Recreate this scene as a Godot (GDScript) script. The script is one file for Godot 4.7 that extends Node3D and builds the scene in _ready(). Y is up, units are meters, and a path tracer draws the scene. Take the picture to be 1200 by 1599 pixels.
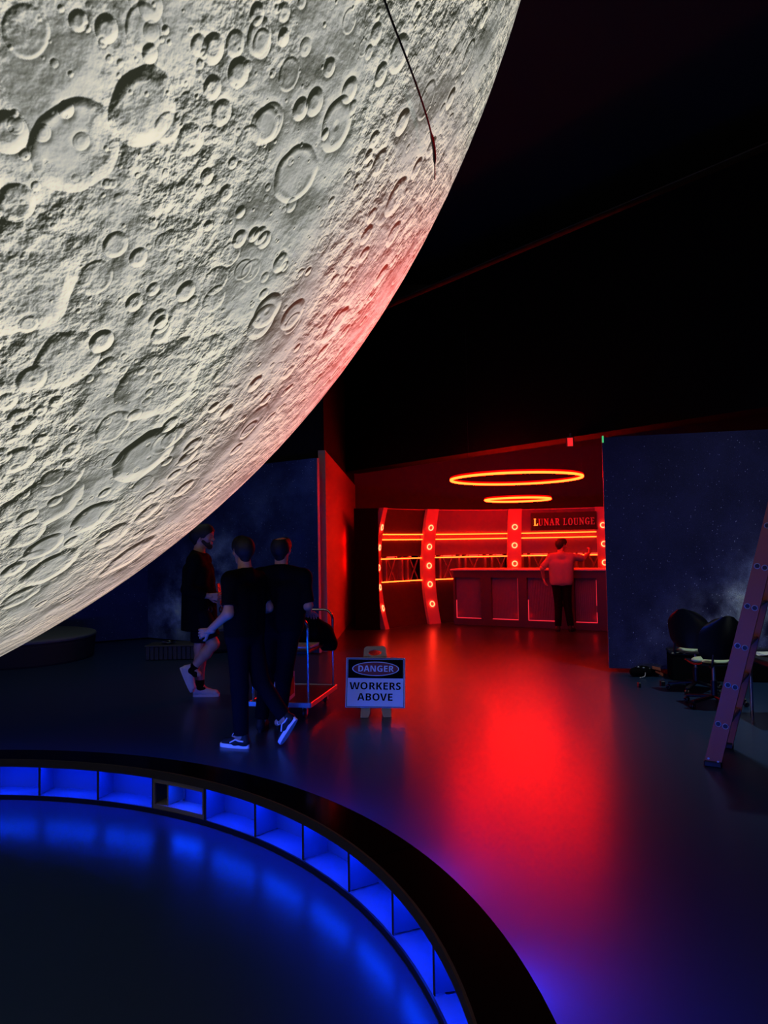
extends Node3D
# An exhibition hall: a seven-metre glowing moon balloon over a ring bench with blue niches, and a red-lit lounge bar beyond.

const MOON_RES := 2048
const MOON_AT := Vector3(-2.881, 4.443, -2.117)
const MOON_R := 3.5
const RING := Vector3(-2.944, 0, -2.005)
# lamp levels
const MOON_GLOW := 0.42
const MOON_LAMP := 7.0
const NICHE_GLOW := 0.3
const NICHE_LIGHT := 0.21
const OUTER_GLOW := 0.5
const OUTER_LIGHT := 0.85
const NEON := 90.0
const SHELL_NEON := 32.0
const RING_LIGHT := 0.55
const SHELL_LIGHT := 0.025
const FLOOR_SPEC := 0.34
const MOON_TINT := 330.0
const UNSEEN_RIGHT := 20.0
const UNSEEN_LEFT := 5.0
var M := {}
var taken := {}
var rng := RandomNumberGenerator.new()

# ---------------------------------------------------------------- naming helpers
func numbered(called: String) -> String:
	if not taken.has(called):
		taken[called] = 0
		return called
	taken[called] += 1
	return "%s_%03d" % [called, taken[called]]

func tag(o: Node3D, label: String, category: String, group := "") -> Node3D:
	o.set_meta("label", label)
	o.set_meta("category", category)
	if group != "":
		o.set_meta("group", group)
	return o

func thing(called: String, label: String, category: String, at := Vector3.ZERO, turn := 0.0, group := "") -> Node3D:
	var o := Node3D.new()
	o.name = numbered(called)
	add_child(o, true)
	o.position = at
	o.rotation.y = turn
	return tag(o, label, category, group)

func part(called: String, st, m: Material, parent: Node3D, label := "") -> MeshInstance3D:
	var o := MeshInstance3D.new()
	o.name = called
	o.mesh = st.commit() if st is SurfaceTool else st
	o.material_override = m
	o.cast_shadow = GeometryInstance3D.SHADOW_CASTING_SETTING_ON
	parent.add_child(o, true)
	if label != "":
		o.set_meta("label", label)
	return o

func single(called: String, st, m: Material, label: String, category: String, group := "") -> MeshInstance3D:
	var o := part(numbered(called), st, m, self)
	tag(o, label, category, group)
	return o

func struct(called: String, st, m: Material, label := "") -> MeshInstance3D:
	var o := part(numbered(called), st, m, self)
	o.set_meta("kind", "structure")
	if label != "":
		o.set_meta("label", label)
	return o

# ---------------------------------------------------------------- materials
func lin(r: float, g: float, b: float) -> Color:
	return Color(r, g, b).linear_to_srgb()

func mat(c: Color, rough := 0.6, metal := 0.0, spec := 0.5) -> StandardMaterial3D:
	var m := StandardMaterial3D.new()
	m.albedo_color = c
	m.roughness = rough
	m.metallic = metal
	m.metallic_specular = spec
	return m

func glow(r: float, g: float, b: float, energy: float, base := Color(0.1, 0.02, 0.02)) -> StandardMaterial3D:
	var m := mat(base, 0.5)
	m.emission_enabled = true
	m.emission = lin(r, g, b)
	m.emission_energy_multiplier = energy
	return m

func grain(m: StandardMaterial3D, freq: float, strength: float, scale := 1.0, kind := FastNoiseLite.TYPE_SIMPLEX_SMOOTH) -> StandardMaterial3D:
	var n := FastNoiseLite.new()
	n.noise_type = kind
	n.frequency = freq
	n.fractal_octaves = 4
	var t := NoiseTexture2D.new()
	t.width = 512
	t.height = 512
	t.seamless = true
	t.as_normal_map = true
	t.bump_strength = 4.0
	t.noise = n
	m.normal_enabled = true
	m.normal_scale = strength
	m.normal_texture = t
	m.uv1_triplanar = true
	m.uv1_world_triplanar = true
	m.uv1_scale = Vector3.ONE * scale
	return m

# ---------------------------------------------------------------- shape helpers
func begin() -> SurfaceTool:
	var st := SurfaceTool.new()
	st.begin(Mesh.PRIMITIVE_TRIANGLES)
	return st

func vert(st: SurfaceTool, p: Vector3, n: Vector3, uv := Vector2.ZERO) -> void:
	st.set_normal(n)
	st.set_uv(uv)
	st.add_vertex(p)

func tri3(st: SurfaceTool, a: Vector3, b: Vector3, c: Vector3, na: Vector3, nb: Vector3, nc: Vector3, ua := Vector2.ZERO, ub := Vector2.ZERO, uc := Vector2.ZERO) -> void:
	if (c - a).cross(b - a).dot(na + nb + nc) >= 0.0:
		vert(st, a, na, ua); vert(st, b, nb, ub); vert(st, c, nc, uc)
	else:
		vert(st, a, na, ua); vert(st, c, nc, uc); vert(st, b, nb, ub)

func quad_n(st: SurfaceTool, a: Vector3, b: Vector3, c: Vector3, d: Vector3, na: Vector3, nb: Vector3, nc: Vector3, nd: Vector3) -> void:
	tri3(st, a, b, c, na, nb, nc)
	tri3(st, a, c, d, na, nc, nd)

func quad(st: SurfaceTool, a: Vector3, b: Vector3, c: Vector3, d: Vector3, toward: Vector3) -> void:
	var n := (c - a).cross(b - d).normalized()
	if n.dot(toward) < 0.0:
		n = -n
	quad_n(st, a, b, c, d, n, n, n, n)

func box(st: SurfaceTool, at: Vector3, size: Vector3, bevel := 0.0, basis := Basis.IDENTITY) -> void:
	var h := size * 0.5
	var b: float = min(bevel, min(h.x, min(h.y, h.z)) * 0.95)
	var xf := Transform3D(basis, at)
	for ax in 3:
		var u := (ax + 1) % 3
		var v := (ax + 2) % 3
		for s in [-1.0, 1.0]:
			var p := []
			for k in [[-1, -1], [1, -1], [1, 1], [-1, 1]]:
				var q := Vector3.ZERO
				q[ax] = s * h[ax]
				q[u] = k[0] * (h[u] - b)
				q[v] = k[1] * (h[v] - b)
				p.append(xf * q)
			var n := Vector3.ZERO
			n[ax] = s
			quad(st, p[0], p[1], p[2], p[3], basis * n)
			if b > 0.0:
				for s2 in [-1.0, 1.0]:
					var e := []
					for k in [[0, -1], [0, 1], [1, 1], [1, -1]]:
						var q := Vector3.ZERO
						q[v] = k[1] * (h[v] - b)
						q[ax] = s * (h[ax] if k[0] == 0 else h[ax] - b)
						q[u] = s2 * (h[u] - b if k[0] == 0 else h[u])
						e.append(xf * q)
					var m := Vector3.ZERO
					m[ax] = s
					m[u] = s2
					quad(st, e[0], e[1], e[2], e[3], basis * m)
	if b > 0.0:
		for sx in [-1.0, 1.0]:
			for sy in [-1.0, 1.0]:
				for sz in [-1.0, 1.0]:
					var n := Vector3(sx, sy, sz)
					var a := xf * (n * Vector3(h.x, h.y - b, h.z - b))
					var c := xf * (n * Vector3(h.x - b, h.y, h.z - b))
					var d := xf * (n * Vector3(h.x - b, h.y - b, h.z))
					var nn := (basis * n).normalized()
					tri3(st, a, c, d, nn, nn, nn)

func bar(st: SurfaceTool, a: Vector3, b: Vector3, w: float, d: float, up := Vector3.UP, bevel := 0.0) -> void:
	# a box from a to b, w wide across, d deep towards up
	var y := (b - a).normalized()
	var x := y.cross(up)
	if x.length() < 1e-4:
		x = y.cross(Vector3.RIGHT)
	x = x.normalized()
	var z := x.cross(y).normalized()
	box(st, (a + b) * 0.5, Vector3(w, (b - a).length(), d), bevel, Basis(x, y, z))

func tube(st: SurfaceTool, pts: Array, r, sides := 10, closed := false) -> void:
	var n := pts.size()
	var rings := []
	var side := Vector3.ZERO
	for i in n:
		var prev: Vector3 = pts[(i - 1 + n) % n] if closed or i > 0 else pts[i]
		var next: Vector3 = pts[(i + 1) % n] if closed or i < n - 1 else pts[i]
		var t := (next - prev).normalized()
		if side == Vector3.ZERO:
			side = t.cross(Vector3.UP if absf(t.y) < 0.9 else Vector3.RIGHT).normalized()
		side = (side - t * side.dot(t)).normalized()
		var up := t.cross(side)
		var rr: float = r if not r is Array else r[i]
		var ring := []
		for k in sides:
			var a := TAU * k / sides
			var nn := side * cos(a) + up * sin(a)
			ring.append([pts[i] + nn * rr, nn])
		rings.append(ring)
	var m := n if closed else n - 1
	for i in m:
		var A: Array = rings[i]
		var B: Array = rings[(i + 1) % n]
		for k in sides:
			var l := (k + 1) % sides
			quad_n(st, A[k][0], A[l][0], B[l][0], B[k][0], A[k][1], A[l][1], B[l][1], B[k][1])
	if not closed:
		for e in [0, n - 1]:
			var t: Vector3 = (pts[0] - pts[1] if e == 0 else pts[n - 1] - pts[n - 2]).normalized()
			for k in sides:
				tri3(st, pts[e], rings[e][k][0], rings[e][(k + 1) % sides][0], t, t, t)

func lathe(st: SurfaceTool, at: Vector3, profile: Array, segs := 32, scale := Vector3.ONE, sharp := true) -> void:
	# profile: Vector2(radius, height) from bottom to top, outside to the right
	for i in profile.size() - 1:
		var p: Vector2 = profile[i]
		var q: Vector2 = profile[i + 1]
		if p.distance_to(q) < 1e-6:
			continue
		var d := (q - p).normalized()
		var n2 := Vector2(d.y, -d.x)
		for k in segs:
			var a := TAU * k / segs
			var b := TAU * (k + 1) / segs
			var pa := Vector3(cos(a), 1, sin(a))
			var pb := Vector3(cos(b), 1, sin(b))
			var A := at + Vector3(p.x, p.y, p.x) * pa * scale
			var B := at + Vector3(p.x, p.y, p.x) * pb * scale
			var C := at + Vector3(q.x, q.y, q.x) * pb * scale
			var D := at + Vector3(q.x, q.y, q.x) * pa * scale
			var na := (Vector3(n2.x, n2.y, n2.x) * pa / scale).normalized()
			var nb := (Vector3(n2.x, n2.y, n2.x) * pb / scale).normalized()
			if p.x > 1e-6:
				tri3(st, A, B, C, na, nb, nb)
			if q.x > 1e-6:
				tri3(st, A, C, D, na, nb, na)

func prism(st: SurfaceTool, poly: PackedVector2Array, xf: Transform3D, depth: float) -> void:
	# poly in the xy plane of xf, pulled from z = 0 to z = depth
	var idx := Geometry2D.triangulate_polygon(poly)
	for e in 2:
		var n := xf.basis * Vector3(0, 0, 1 if e == 1 else -1)
		var z := depth * e
		for i in range(0, idx.size(), 3):
			var p := []
			for k in 3:
				p.append(xf * Vector3(poly[idx[i + k]].x, poly[idx[i + k]].y, z))
			tri3(st, p[0], p[1], p[2], n, n, n)
	var clock := Geometry2D.is_polygon_clockwise(poly)
	for i in poly.size():
		var a := poly[i]
		var b := poly[(i + 1) % poly.size()]
		var d := (b - a).normalized()
		var n := Vector3(d.y, -d.x, 0) if not clock else Vector3(-d.y, d.x, 0)
		quad(st, xf * Vector3(a.x, a.y, 0), xf * Vector3(b.x, b.y, 0), xf * Vector3(b.x, b.y, depth), xf * Vector3(a.x, a.y, depth), xf.basis * n)

func arc_block(st: SurfaceTool, c: Vector3, r0: float, r1: float, y0: float, y1: float, a0: float, a1: float, steps: int) -> void:
	# a block bent round c, from angle a0 to a1 in degrees (0 = away from the camera, clockwise seen from above)
	var pt := func(r: float, a: float, y: float) -> Vector3: return c + Vector3(sin(a) * r, y, -cos(a) * r)
	var full := absf(a1 - a0) >= 359.9
	for i in steps:
		var a := deg_to_rad(lerpf(a0, a1, float(i) / steps))
		var b := deg_to_rad(lerpf(a0, a1, float(i + 1) / steps))
		var na := Vector3(sin(a), 0, -cos(a))
		var nb := Vector3(sin(b), 0, -cos(b))
		var P := []
		for y in [y0, y1]:
			for r in [r0, r1]:
				P.append([pt.call(r, a, y), pt.call(r, b, y)])
		quad_n(st, P[0][0], P[0][1], P[2][1], P[2][0], -na, -nb, -nb, -na)
		quad_n(st, P[1][0], P[1][1], P[3][1], P[3][0], na, nb, nb, na)
		quad(st, P[0][0], P[0][1], P[1][1], P[1][0], Vector3.DOWN)
		quad(st, P[2][0], P[2][1], P[3][1], P[3][0], Vector3.UP)
		if not full and (i == 0 or i == steps - 1):
			var k := 0 if i == 0 else 1
			var n := Vector3(-cos(a), 0, -sin(a)) if i == 0 else Vector3(cos(b), 0, sin(b))
			quad(st, P[0][k], P[1][k], P[3][k], P[2][k], n)

func ring_pts(at: Vector3, r: float, n: int, x := Vector3.RIGHT, y := Vector3.BACK) -> Array:
	var out := []
	for i in n:
		var a := TAU * i / n
		out.append(at + (x * cos(a) + y * sin(a)) * r)
	return out

func smooth_pts(pts: Array, per := 6) -> Array:
	var out := []
	for i in pts.size() - 1:
		var a: Vector3 = pts[max(i - 1, 0)]
		var b: Vector3 = pts[i]
		var c: Vector3 = pts[i + 1]
		var d: Vector3 = pts[min(i + 2, pts.size() - 1)]
		for k in per:
			out.append(b.cubic_interpolate(c, a, d, float(k) / per))
	out.append(pts[-1])
	return out

# ---------------------------------------------------------------- rounded bodies: smooth union of tapered capsules, meshed by surface nets
# a bone: [a, b, radius at a, radius at b, flat end at b (bool), flattening axis, factor, carve (bool)]
func bone(a: Vector3, b: Vector3, ra: float, rb: float, flat := false, axis := Vector3.ZERO, f := 1.0, carve := false) -> Array:
	return [a, b, ra, rb, flat, axis, f, carve]

func blob(st: SurfaceTool, bones: Array, cell: float, k: float, clips: Array = [], at := Transform3D.IDENTITY) -> void:
	var lo := Vector3.ONE * 1e6
	var hi := -lo
	for q in bones:
		if q[7]:
			continue
		var r: float = max(q[2], q[3]) * max(1.0, q[6])
		lo = lo.min(q[0] - Vector3.ONE * r).min(q[1] - Vector3.ONE * r)
		hi = hi.max(q[0] + Vector3.ONE * r).max(q[1] + Vector3.ONE * r)
	lo -= Vector3.ONE * cell * 2.5
	hi += Vector3.ONE * cell * 2.5
	var nx := int((hi.x - lo.x) / cell) + 2
	var ny := int((hi.y - lo.y) / cell) + 2
	var nz := int((hi.z - lo.z) / cell) + 2
	var F := PackedFloat32Array()
	F.resize(nx * ny * nz)
	F.fill(1.0)
	for q in bones:
		var a: Vector3 = q[0]
		var b: Vector3 = q[1]
		var ra: float = q[2]
		var rb: float = q[3]
		var axis: Vector3 = q[5]
		var f: float = q[6]
		var flat: bool = q[4]
		var carve: bool = q[7]
		var ba := b - a
		var dir := ba.normalized()
		var m: float = max(ra, rb) * max(1.0, f) + k + cell * 2.0
		var l := (a.min(b) - Vector3.ONE * m - lo) / cell
		var h := (a.max(b) + Vector3.ONE * m - lo) / cell
		var g := 1.0 / f - 1.0
		var bs := ba + axis * (ba.dot(axis) * g)
		var bb := maxf(bs.dot(bs), 1e-9)
		for z in range(max(0, int(l.z)), min(nz, int(h.z) + 2)):
			for y in range(max(0, int(l.y)), min(ny, int(h.y) + 2)):
				var o := (z * ny + y) * nx
				for x in range(max(0, int(l.x)), min(nx, int(h.x) + 2)):
					var p := lo + Vector3(x, y, z) * cell
					var pa := p - a
					var along := 0.0
					if flat:
						along = (p - b).dot(dir)
					pa += axis * (pa.dot(axis) * g)
					var t := clampf(pa.dot(bs) / bb, 0.0, 1.0)
					var d := (pa - bs * t).length() - lerpf(ra, rb, t)
					if f < 1.0:
						d *= lerpf(f, 1.0, 0.5)
					if flat:
						d = maxf(d, along)
					var i := o + x
					var e := F[i]
					if carve:
						F[i] = maxf(e, -d)
					else:
						var s := maxf(k - absf(e - d), 0.0)
						F[i] = minf(e, d) - s * s / maxf(4.0 * k, 1e-6)
	for c in clips:
		var pl: Plane = c
		for z in nz:
			for y in ny:
				var o := (z * ny + y) * nx
				for x in nx:
					if F[o + x] < cell * 6.0:
						F[o + x] = maxf(F[o + x], pl.distance_to(lo + Vector3(x, y, z) * cell))
	var ids := {}
	var P := PackedVector3Array()
	var N := PackedVector3Array()
	var sy := nx
	var sz := nx * ny
	var offs := [0, 1, sy, sy + 1, sz, sz + 1, sz + sy, sz + sy + 1]
	for z in nz - 1:
		for y in ny - 1:
			var o := (z * ny + y) * nx
			for x in nx - 1:
				var i := o + x
				var v0 := F[i]
				if v0 > cell * 3.5 or v0 < -cell * 3.5:
					continue
				var inside := 0
				for k2 in 8:
					if F[i + offs[k2]] < 0.0:
						inside += 1
				if inside == 0 or inside == 8:
					continue
				var sum := Vector3.ZERO
				var cnt := 0
				for k2 in 8:
					var fa := F[i + offs[k2]]
					for ax in 3:
						if k2 & (1 << ax):
							continue
						var fb := F[i + offs[k2 | (1 << ax)]]
						if (fa < 0.0) != (fb < 0.0):
							var q := Vector3(k2 & 1, (k2 >> 1) & 1, (k2 >> 2) & 1)
							q[ax] = fa / (fa - fb)
							sum += q
							cnt += 1
				var gx := F[i + 1] + F[i + sy + 1] + F[i + sz + 1] + F[i + sz + sy + 1] - F[i] - F[i + sy] - F[i + sz] - F[i + sz + sy]
				var gy := F[i + sy] + F[i + sy + 1] + F[i + sz + sy] + F[i + sz + sy + 1] - F[i] - F[i + 1] - F[i + sz] - F[i + sz + 1]
				var gz := F[i + sz] + F[i + sz + 1] + F[i + sz + sy] + F[i + sz + sy + 1] - F[i] - F[i + 1] - F[i + sy] - F[i + sy + 1]
				ids[i] = P.size()
				P.append(at * (lo + (Vector3(x, y, z) + sum / cnt) * cell))
				N.append((at.basis * Vector3(gx, gy, gz)).normalized())
	for i in ids:
		for ax in 3:
			var step: int = [1, sy, sz][ax]
			var fa := F[i]
			var fb := F[i + step]
			if (fa < 0.0) == (fb < 0.0):
				continue
			var u: int = [sy, sz, 1][ax]
			var v: int = [sz, 1, sy][ax]
			if not (ids.has(i - u) and ids.has(i - v) and ids.has(i - u - v)):
				continue
			var A: int = ids[i]
			var B: int = ids[i - u]
			var C: int = ids[i - u - v]
			var D: int = ids[i - v]
			quad_n(st, P[A], P[B], P[C], P[D], N[A], N[B], N[C], N[D])

# ---------------------------------------------------------------- the printed lunar surface
# The print repeats by mirroring: eight patches round and seven from pole to pole on a Mercator grid, so that craters stay round.
const LON0 := 60.5
const LONW := 45.0
const V0 := -0.335
const VW := 1.065
var H := PackedFloat32Array()
var rough_map := PackedFloat32Array()

func stamp(u: float, v: float, ru: float, kind: String, strength := 1.0) -> void:
	# u, v in pixels of the print, ru the radius across
	var squeeze := (VW / deg_to_rad(LONW))       # pixels per radian differ across and down
	var rv := ru / squeeze
	var n := MOON_RES
	var reach := 1.9 if kind != "g" else 1.5
	var x0 := maxi(0, int(u - ru * reach))
	var x1 := mini(n - 1, int(u + ru * reach))
	var y0 := maxi(0, int(v - rv * reach))
	var y1 := mini(n - 1, int(v + rv * reach))
	var s := ru * strength
	var depth := {"d": 0.62, "c": 0.34, "f": 0.18, "g": 0.05, "m": 0.085}[kind] as float
	var rim := {"d": 0.10, "c": 0.10, "f": 0.07, "g": 0.03, "m": 0.035}[kind] as float
	var floor_at := {"d": 0.0, "c": 0.42, "f": 0.60, "g": 0.80, "m": 0.74}[kind] as float
	var wob := {"d": 0.05, "c": 0.20, "f": 0.22, "g": 0.25, "m": 0.26}[kind] as float
	var fill := {"d": 0.1, "c": 0.35, "f": 0.75, "g": 0.25, "m": 0.6}[kind] as float
	var peak := 0.0
	if kind == "f" and int(u) % 3 == 0:
		peak = 0.06
	var iu := 1.0 / ru
	var iv := 1.0 / rv
	for y in range(y0, y1 + 1):
		var dy := (y - v) * iv
		var o := y * n
		for x in range(x0, x1 + 1):
			var dx := (x - u) * iu
			var q := dx * dx + dy * dy
			if q > 3.6:
				continue
			var r := sqrt(q)
			r += wob * rough_map[o + x] * minf(r, 1.0)
			var e := 0.0
			if r < 1.0:
				H[o + x] *= 1.0 - fill * 0.6 * smoothstep(1.0, 0.55, r)
				if r <= floor_at:
					e = -depth
					if peak > 0.0 and r < 0.22:
						e += peak * (1.0 - r / 0.22)
				else:
					var t := (r - floor_at) / (1.0 - floor_at)
					e = -depth + (depth + rim) * (t * t if kind == "d" else t * t * (1.6 - 0.6 * t))
			elif r < reach:
				var t := (reach - r) / (reach - 1.0)
				e = rim * t * t * t
			H[o + x] += e * s

func craters(kind: String, list: Array) -> void:
	# each: longitude, latitude, radius in degrees
	for c in list:
		var la := deg_to_rad(c[1])
		var u: float = (c[0] - LON0) / LONW * MOON_RES
		var v: float = (V0 - asinh(tan(la))) / VW * MOON_RES
		var ru: float = c[2] / cos(la) / LONW * MOON_RES
		stamp(u, v, ru, kind)

func moon_print() -> ImageTexture:
	var n := MOON_RES
	H.resize(n * n)
	rough_map.resize(n * n)
	var big := FastNoiseLite.new()
	big.seed = 11
	big.frequency = 6.0 / n
	big.fractal_octaves = 3
	var hum := FastNoiseLite.new()
	hum.seed = 5
	hum.noise_type = FastNoiseLite.TYPE_SIMPLEX
	hum.frequency = 34.0 / n
	hum.fractal_octaves = 6
	hum.fractal_gain = 0.56
	var squeeze := deg_to_rad(LONW) / VW
	var wob_noise := FastNoiseLite.new()
	wob_noise.seed = 8
	wob_noise.frequency = 15.0 / n
	wob_noise.fractal_octaves = 3
	var tone := PackedFloat32Array()
	tone.resize(n * n)
	for y in n:
		var o := y * n
		for x in n:
			var b := big.get_noise_2d(x * squeeze, y)
			var f := hum.get_noise_2d(x * squeeze, y)
			var calm := clampf(0.62 + b * 1.6, 0.18, 1.0)
			H[o + x] = f * 0.0043 * n * calm + b * 0.0095 * n
			rough_map[o + x] = wob_noise.get_noise_2d(x * squeeze, y)
			tone[o + x] = b
	rng.seed = 77
	var sizes := [[26, 0.022, "g"], [60, 0.014, "g"], [120, 0.0085, "c"], [420, 0.0045, "c"], [1500, 0.0024, "c"], [3200, 0.0014, "d"]]
	craters("m", [[74.90, -43.61, 1.62], [65.74, -42.21, 1.54], [74.04, -49.36, 1.52], [65.23, -38.93, 1.05], [69.22, -44.08, 0.98], [74.30, -35.95, 0.95]])
	craters("f", [[90.44, -52.23, 1.51], [78.06, -46.59, 1.46], [80.38, -52.87, 1.21], [86.95, -37.89, 1.00], [78.88, -49.83, 0.92], [66.63, -37.43, 0.91], [83.38, -50.79, 0.87], [83.39, -32.76, 0.87], [80.95, -54.74, 0.85], [77.43, -51.50, 0.79], [74.94, -33.94, 0.77], [78.64, -40.23, 0.72]])
	craters("f", [[78.43, -39.77, 0.71], [80.90, -39.19, 0.71], [87.13, -37.49, 0.67], [75.17, -50.87, 0.65], [87.14, -43.89, 0.62], [76.36, -30.64, 0.62], [86.33, -33.29, 0.60], [87.18, -43.93, 0.59], [79.16, -45.43, 0.58], [70.38, -47.61, 0.56], [71.49, -35.53, 0.54], [79.59, -33.03, 0.53]])
	craters("f", [[71.35, -35.70, 0.52], [68.35, -44.82, 0.48], [69.22, -34.27, 0.47], [64.42, -40.70, 0.43], [73.05, -48.15, 0.42], [68.20, -40.53, 0.39], [67.73, -37.45, 0.39], [72.74, -42.23, 0.37], [69.45, -34.33, 0.36], [68.48, -34.86, 0.34], [66.88, -43.36, 0.25], [66.91, -43.35, 0.21]])
	craters("g", [[97.69, -56.13, 0.95], [79.20, -33.90, 0.90], [100.49, -54.86, 0.85], [74.08, -45.78, 0.68], [96.34, -40.29, 0.68], [82.97, -26.64, 0.68], [80.75, -29.89, 0.66], [90.40, -36.12, 0.62], [89.88, -34.98, 0.62], [87.63, -31.73, 0.61], [94.78, -37.24, 0.56], [73.69, -39.97, 0.55]])
	craters("g", [[68.26, -41.54, 0.54], [80.02, -27.72, 0.54], [74.28, -40.44, 0.52], [89.14, -32.92, 0.52], [81.46, -39.40, 0.52], [65.51, -36.08, 0.50], [85.11, -28.51, 0.50], [73.45, -39.05, 0.48], [62.81, -37.61, 0.47], [78.70, -42.41, 0.47], [71.16, -34.27, 0.46], [71.07, -36.38, 0.45]])
	craters("g", [[93.83, -44.85, 0.43], [74.78, -39.20, 0.42], [89.52, -47.24, 0.42], [84.84, -29.51, 0.39], [79.12, -36.64, 0.36], [72.61, -31.85, 0.35], [83.65, -41.12, 0.35], [77.79, -30.22, 0.33], [78.67, -35.33, 0.32], [74.31, -40.98, 0.28], [69.15, -37.56, 0.26], [74.02, -31.85, 0.26]])
	craters("g", [[80.47, -48.59, 0.25], [69.99, -39.86, 0.25], [69.26, -36.94, 0.24], [75.39, -47.26, 0.23], [70.15, -39.66, 0.23], [71.97, -36.81, 0.20], [73.64, -46.63, 0.19], [69.39, -38.41, 0.18], [67.81, -36.65, 0.18], [68.50, -38.34, 0.13]])
	craters("c", [[103.60, -58.64, 0.77], [84.63, -49.31, 0.69], [89.04, -34.47, 0.61], [86.08, -47.69, 0.58], [82.47, -46.17, 0.54], [76.84, -52.79, 0.52], [81.89, -45.62, 0.49], [79.51, -31.44, 0.49], [83.91, -31.15, 0.47], [96.50, -38.34, 0.46], [93.56, -47.47, 0.45], [93.25, -46.28, 0.45]])
	craters("c", [[83.38, -28.26, 0.43], [63.39, -39.43, 0.42], [84.03, -35.23, 0.42], [82.72, -25.16, 0.42], [73.03, -34.14, 0.42], [88.39, -39.01, 0.41], [82.62, -42.17, 0.41], [88.22, -44.96, 0.41], [82.23, -43.75, 0.39], [82.17, -43.67, 0.39], [75.92, -31.63, 0.38], [70.14, -43.11, 0.38]])
	craters("c", [[70.14, -43.10, 0.38], [69.44, -46.34, 0.38], [73.78, -49.92, 0.38], [92.13, -39.82, 0.38], [72.53, -34.60, 0.37], [67.87, -35.33, 0.37], [82.96, -47.11, 0.37], [85.65, -42.41, 0.37], [74.54, -32.93, 0.37], [82.70, -42.05, 0.36], [84.08, -46.48, 0.36], [69.12, -35.28, 0.36]])
	craters("c", [[76.83, -38.21, 0.36], [83.72, -36.31, 0.36], [86.98, -50.63, 0.35], [81.96, -34.22, 0.35], [72.47, -40.73, 0.35], [73.42, -38.54, 0.34], [78.00, -32.89, 0.34], [79.32, -51.15, 0.33], [68.84, -46.09, 0.32], [92.32, -36.03, 0.32], [74.44, -38.05, 0.32], [89.57, -47.15, 0.32]])
	craters("c", [[70.42, -41.71, 0.32], [82.48, -48.46, 0.32], [67.97, -45.69, 0.32], [68.51, -36.01, 0.30], [85.35, -55.53, 0.30], [89.62, -42.20, 0.30], [74.83, -38.06, 0.30], [74.65, -49.14, 0.29], [72.44, -42.00, 0.28], [72.84, -33.15, 0.28], [68.74, -33.97, 0.28], [89.14, -55.55, 0.27]])
	craters("c", [[80.67, -46.59, 0.27], [74.87, -45.12, 0.26], [71.37, -37.78, 0.26], [70.71, -46.75, 0.25], [70.86, -41.13, 0.24], [85.71, -39.65, 0.24], [63.83, -36.82, 0.21], [69.65, -45.75, 0.20], [78.92, -34.40, 0.19], [73.29, -47.47, 0.19], [64.21, -39.09, 0.19], [81.88, -36.98, 0.19]])
	craters("c", [[81.55, -36.97, 0.19], [74.59, -44.15, 0.17], [70.88, -37.05, 0.17], [71.97, -46.12, 0.17], [73.19, -43.55, 0.17], [70.81, -44.33, 0.16], [71.34, -40.15, 0.13], [66.77, -39.34, 0.13], [64.65, -36.86, 0.12], [67.64, -35.59, 0.12], [70.77, -38.59, 0.11], [64.73, -40.17, 0.11]])
	craters("c", [[75.15, -43.65, 0.10]])
	craters("d", [[82.06, -50.78, 0.32], [87.88, -41.34, 0.31], [80.52, -43.80, 0.28], [80.47, -43.80, 0.28], [74.05, -38.15, 0.26], [78.33, -33.38, 0.26], [72.31, -41.89, 0.25], [70.14, -37.77, 0.24], [84.86, -43.63, 0.23], [70.14, -33.79, 0.23], [84.13, -39.94, 0.23], [86.31, -49.23, 0.23]])
	craters("d", [[70.04, -45.33, 0.22], [66.03, -36.41, 0.21], [72.60, -37.92, 0.21], [64.52, -38.42, 0.19], [74.57, -34.41, 0.19], [71.47, -38.80, 0.18], [82.91, -32.60, 0.18], [79.44, -37.68, 0.18], [79.44, -37.69, 0.18], [85.00, -43.63, 0.16], [80.88, -44.50, 0.15], [81.37, -41.45, 0.12]])
	craters("d", [[73.96, -30.92, 0.12], [80.84, -44.55, 0.12], [66.15, -35.80, 0.10], [63.32, -39.04, 0.09], [64.12, -36.83, 0.08], [68.36, -42.53, 0.08]])
	for s in sizes:
		for i in s[0]:
			var r: float = s[1] * n * (0.6 + 0.9 * rng.randf())
			stamp(rng.randf() * n, rng.randf() * n, r, s[2], 0.55 + 0.45 * rng.randf())
	# the print's own tones: a photograph of the lunar surface in low sun, dark to cream
	var lut := PackedByteArray()
	for i in 256:
		var t := i / 255.0
		var c := Color8(52, 54, 42)
		if t < 0.5:
			c = Color8(48, 50, 40).lerp(Color8(184, 184, 179), pow(t / 0.5, 0.9))
		else:
			c = Color8(184, 184, 179).lerp(Color8(255, 246, 224), pow((t - 0.5) / 0.5, 0.8))
		lut.append_array([c.r8, c.g8, c.b8])
	var img := PackedByteArray()
	img.resize(n * n * 3)
	for y in n:
		var o := y * n
		var up := maxi(y - 1, 0) * n
		var dn := mini(y + 1, n - 1) * n
		for x in n:
			var xl := maxi(x - 1, 0)
			var xr := mini(x + 1, n - 1)
			var s := 0.96 * (H[o + xr] - H[o + xl]) + 0.34 * (H[dn + x] - H[up + x])
			s = s / (1.0 + 0.55 * absf(s))
			var t := 0.475 + 0.66 * s + tone[o + x] * 0.16
			if t > 0.72:
				t = 0.72 + (t - 0.72) * 0.75
			var k := clampi(int(t * 255.0), 0, 255) * 3
			var j := (o + x) * 3
			img[j] = lut[k]
			img[j + 1] = lut[k + 1]
			img[j + 2] = lut[k + 2]
	H.resize(0)
	rough_map.resize(0)
	var im := Image.create_from_data(n, n, false, Image.FORMAT_RGB8, img)
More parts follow.
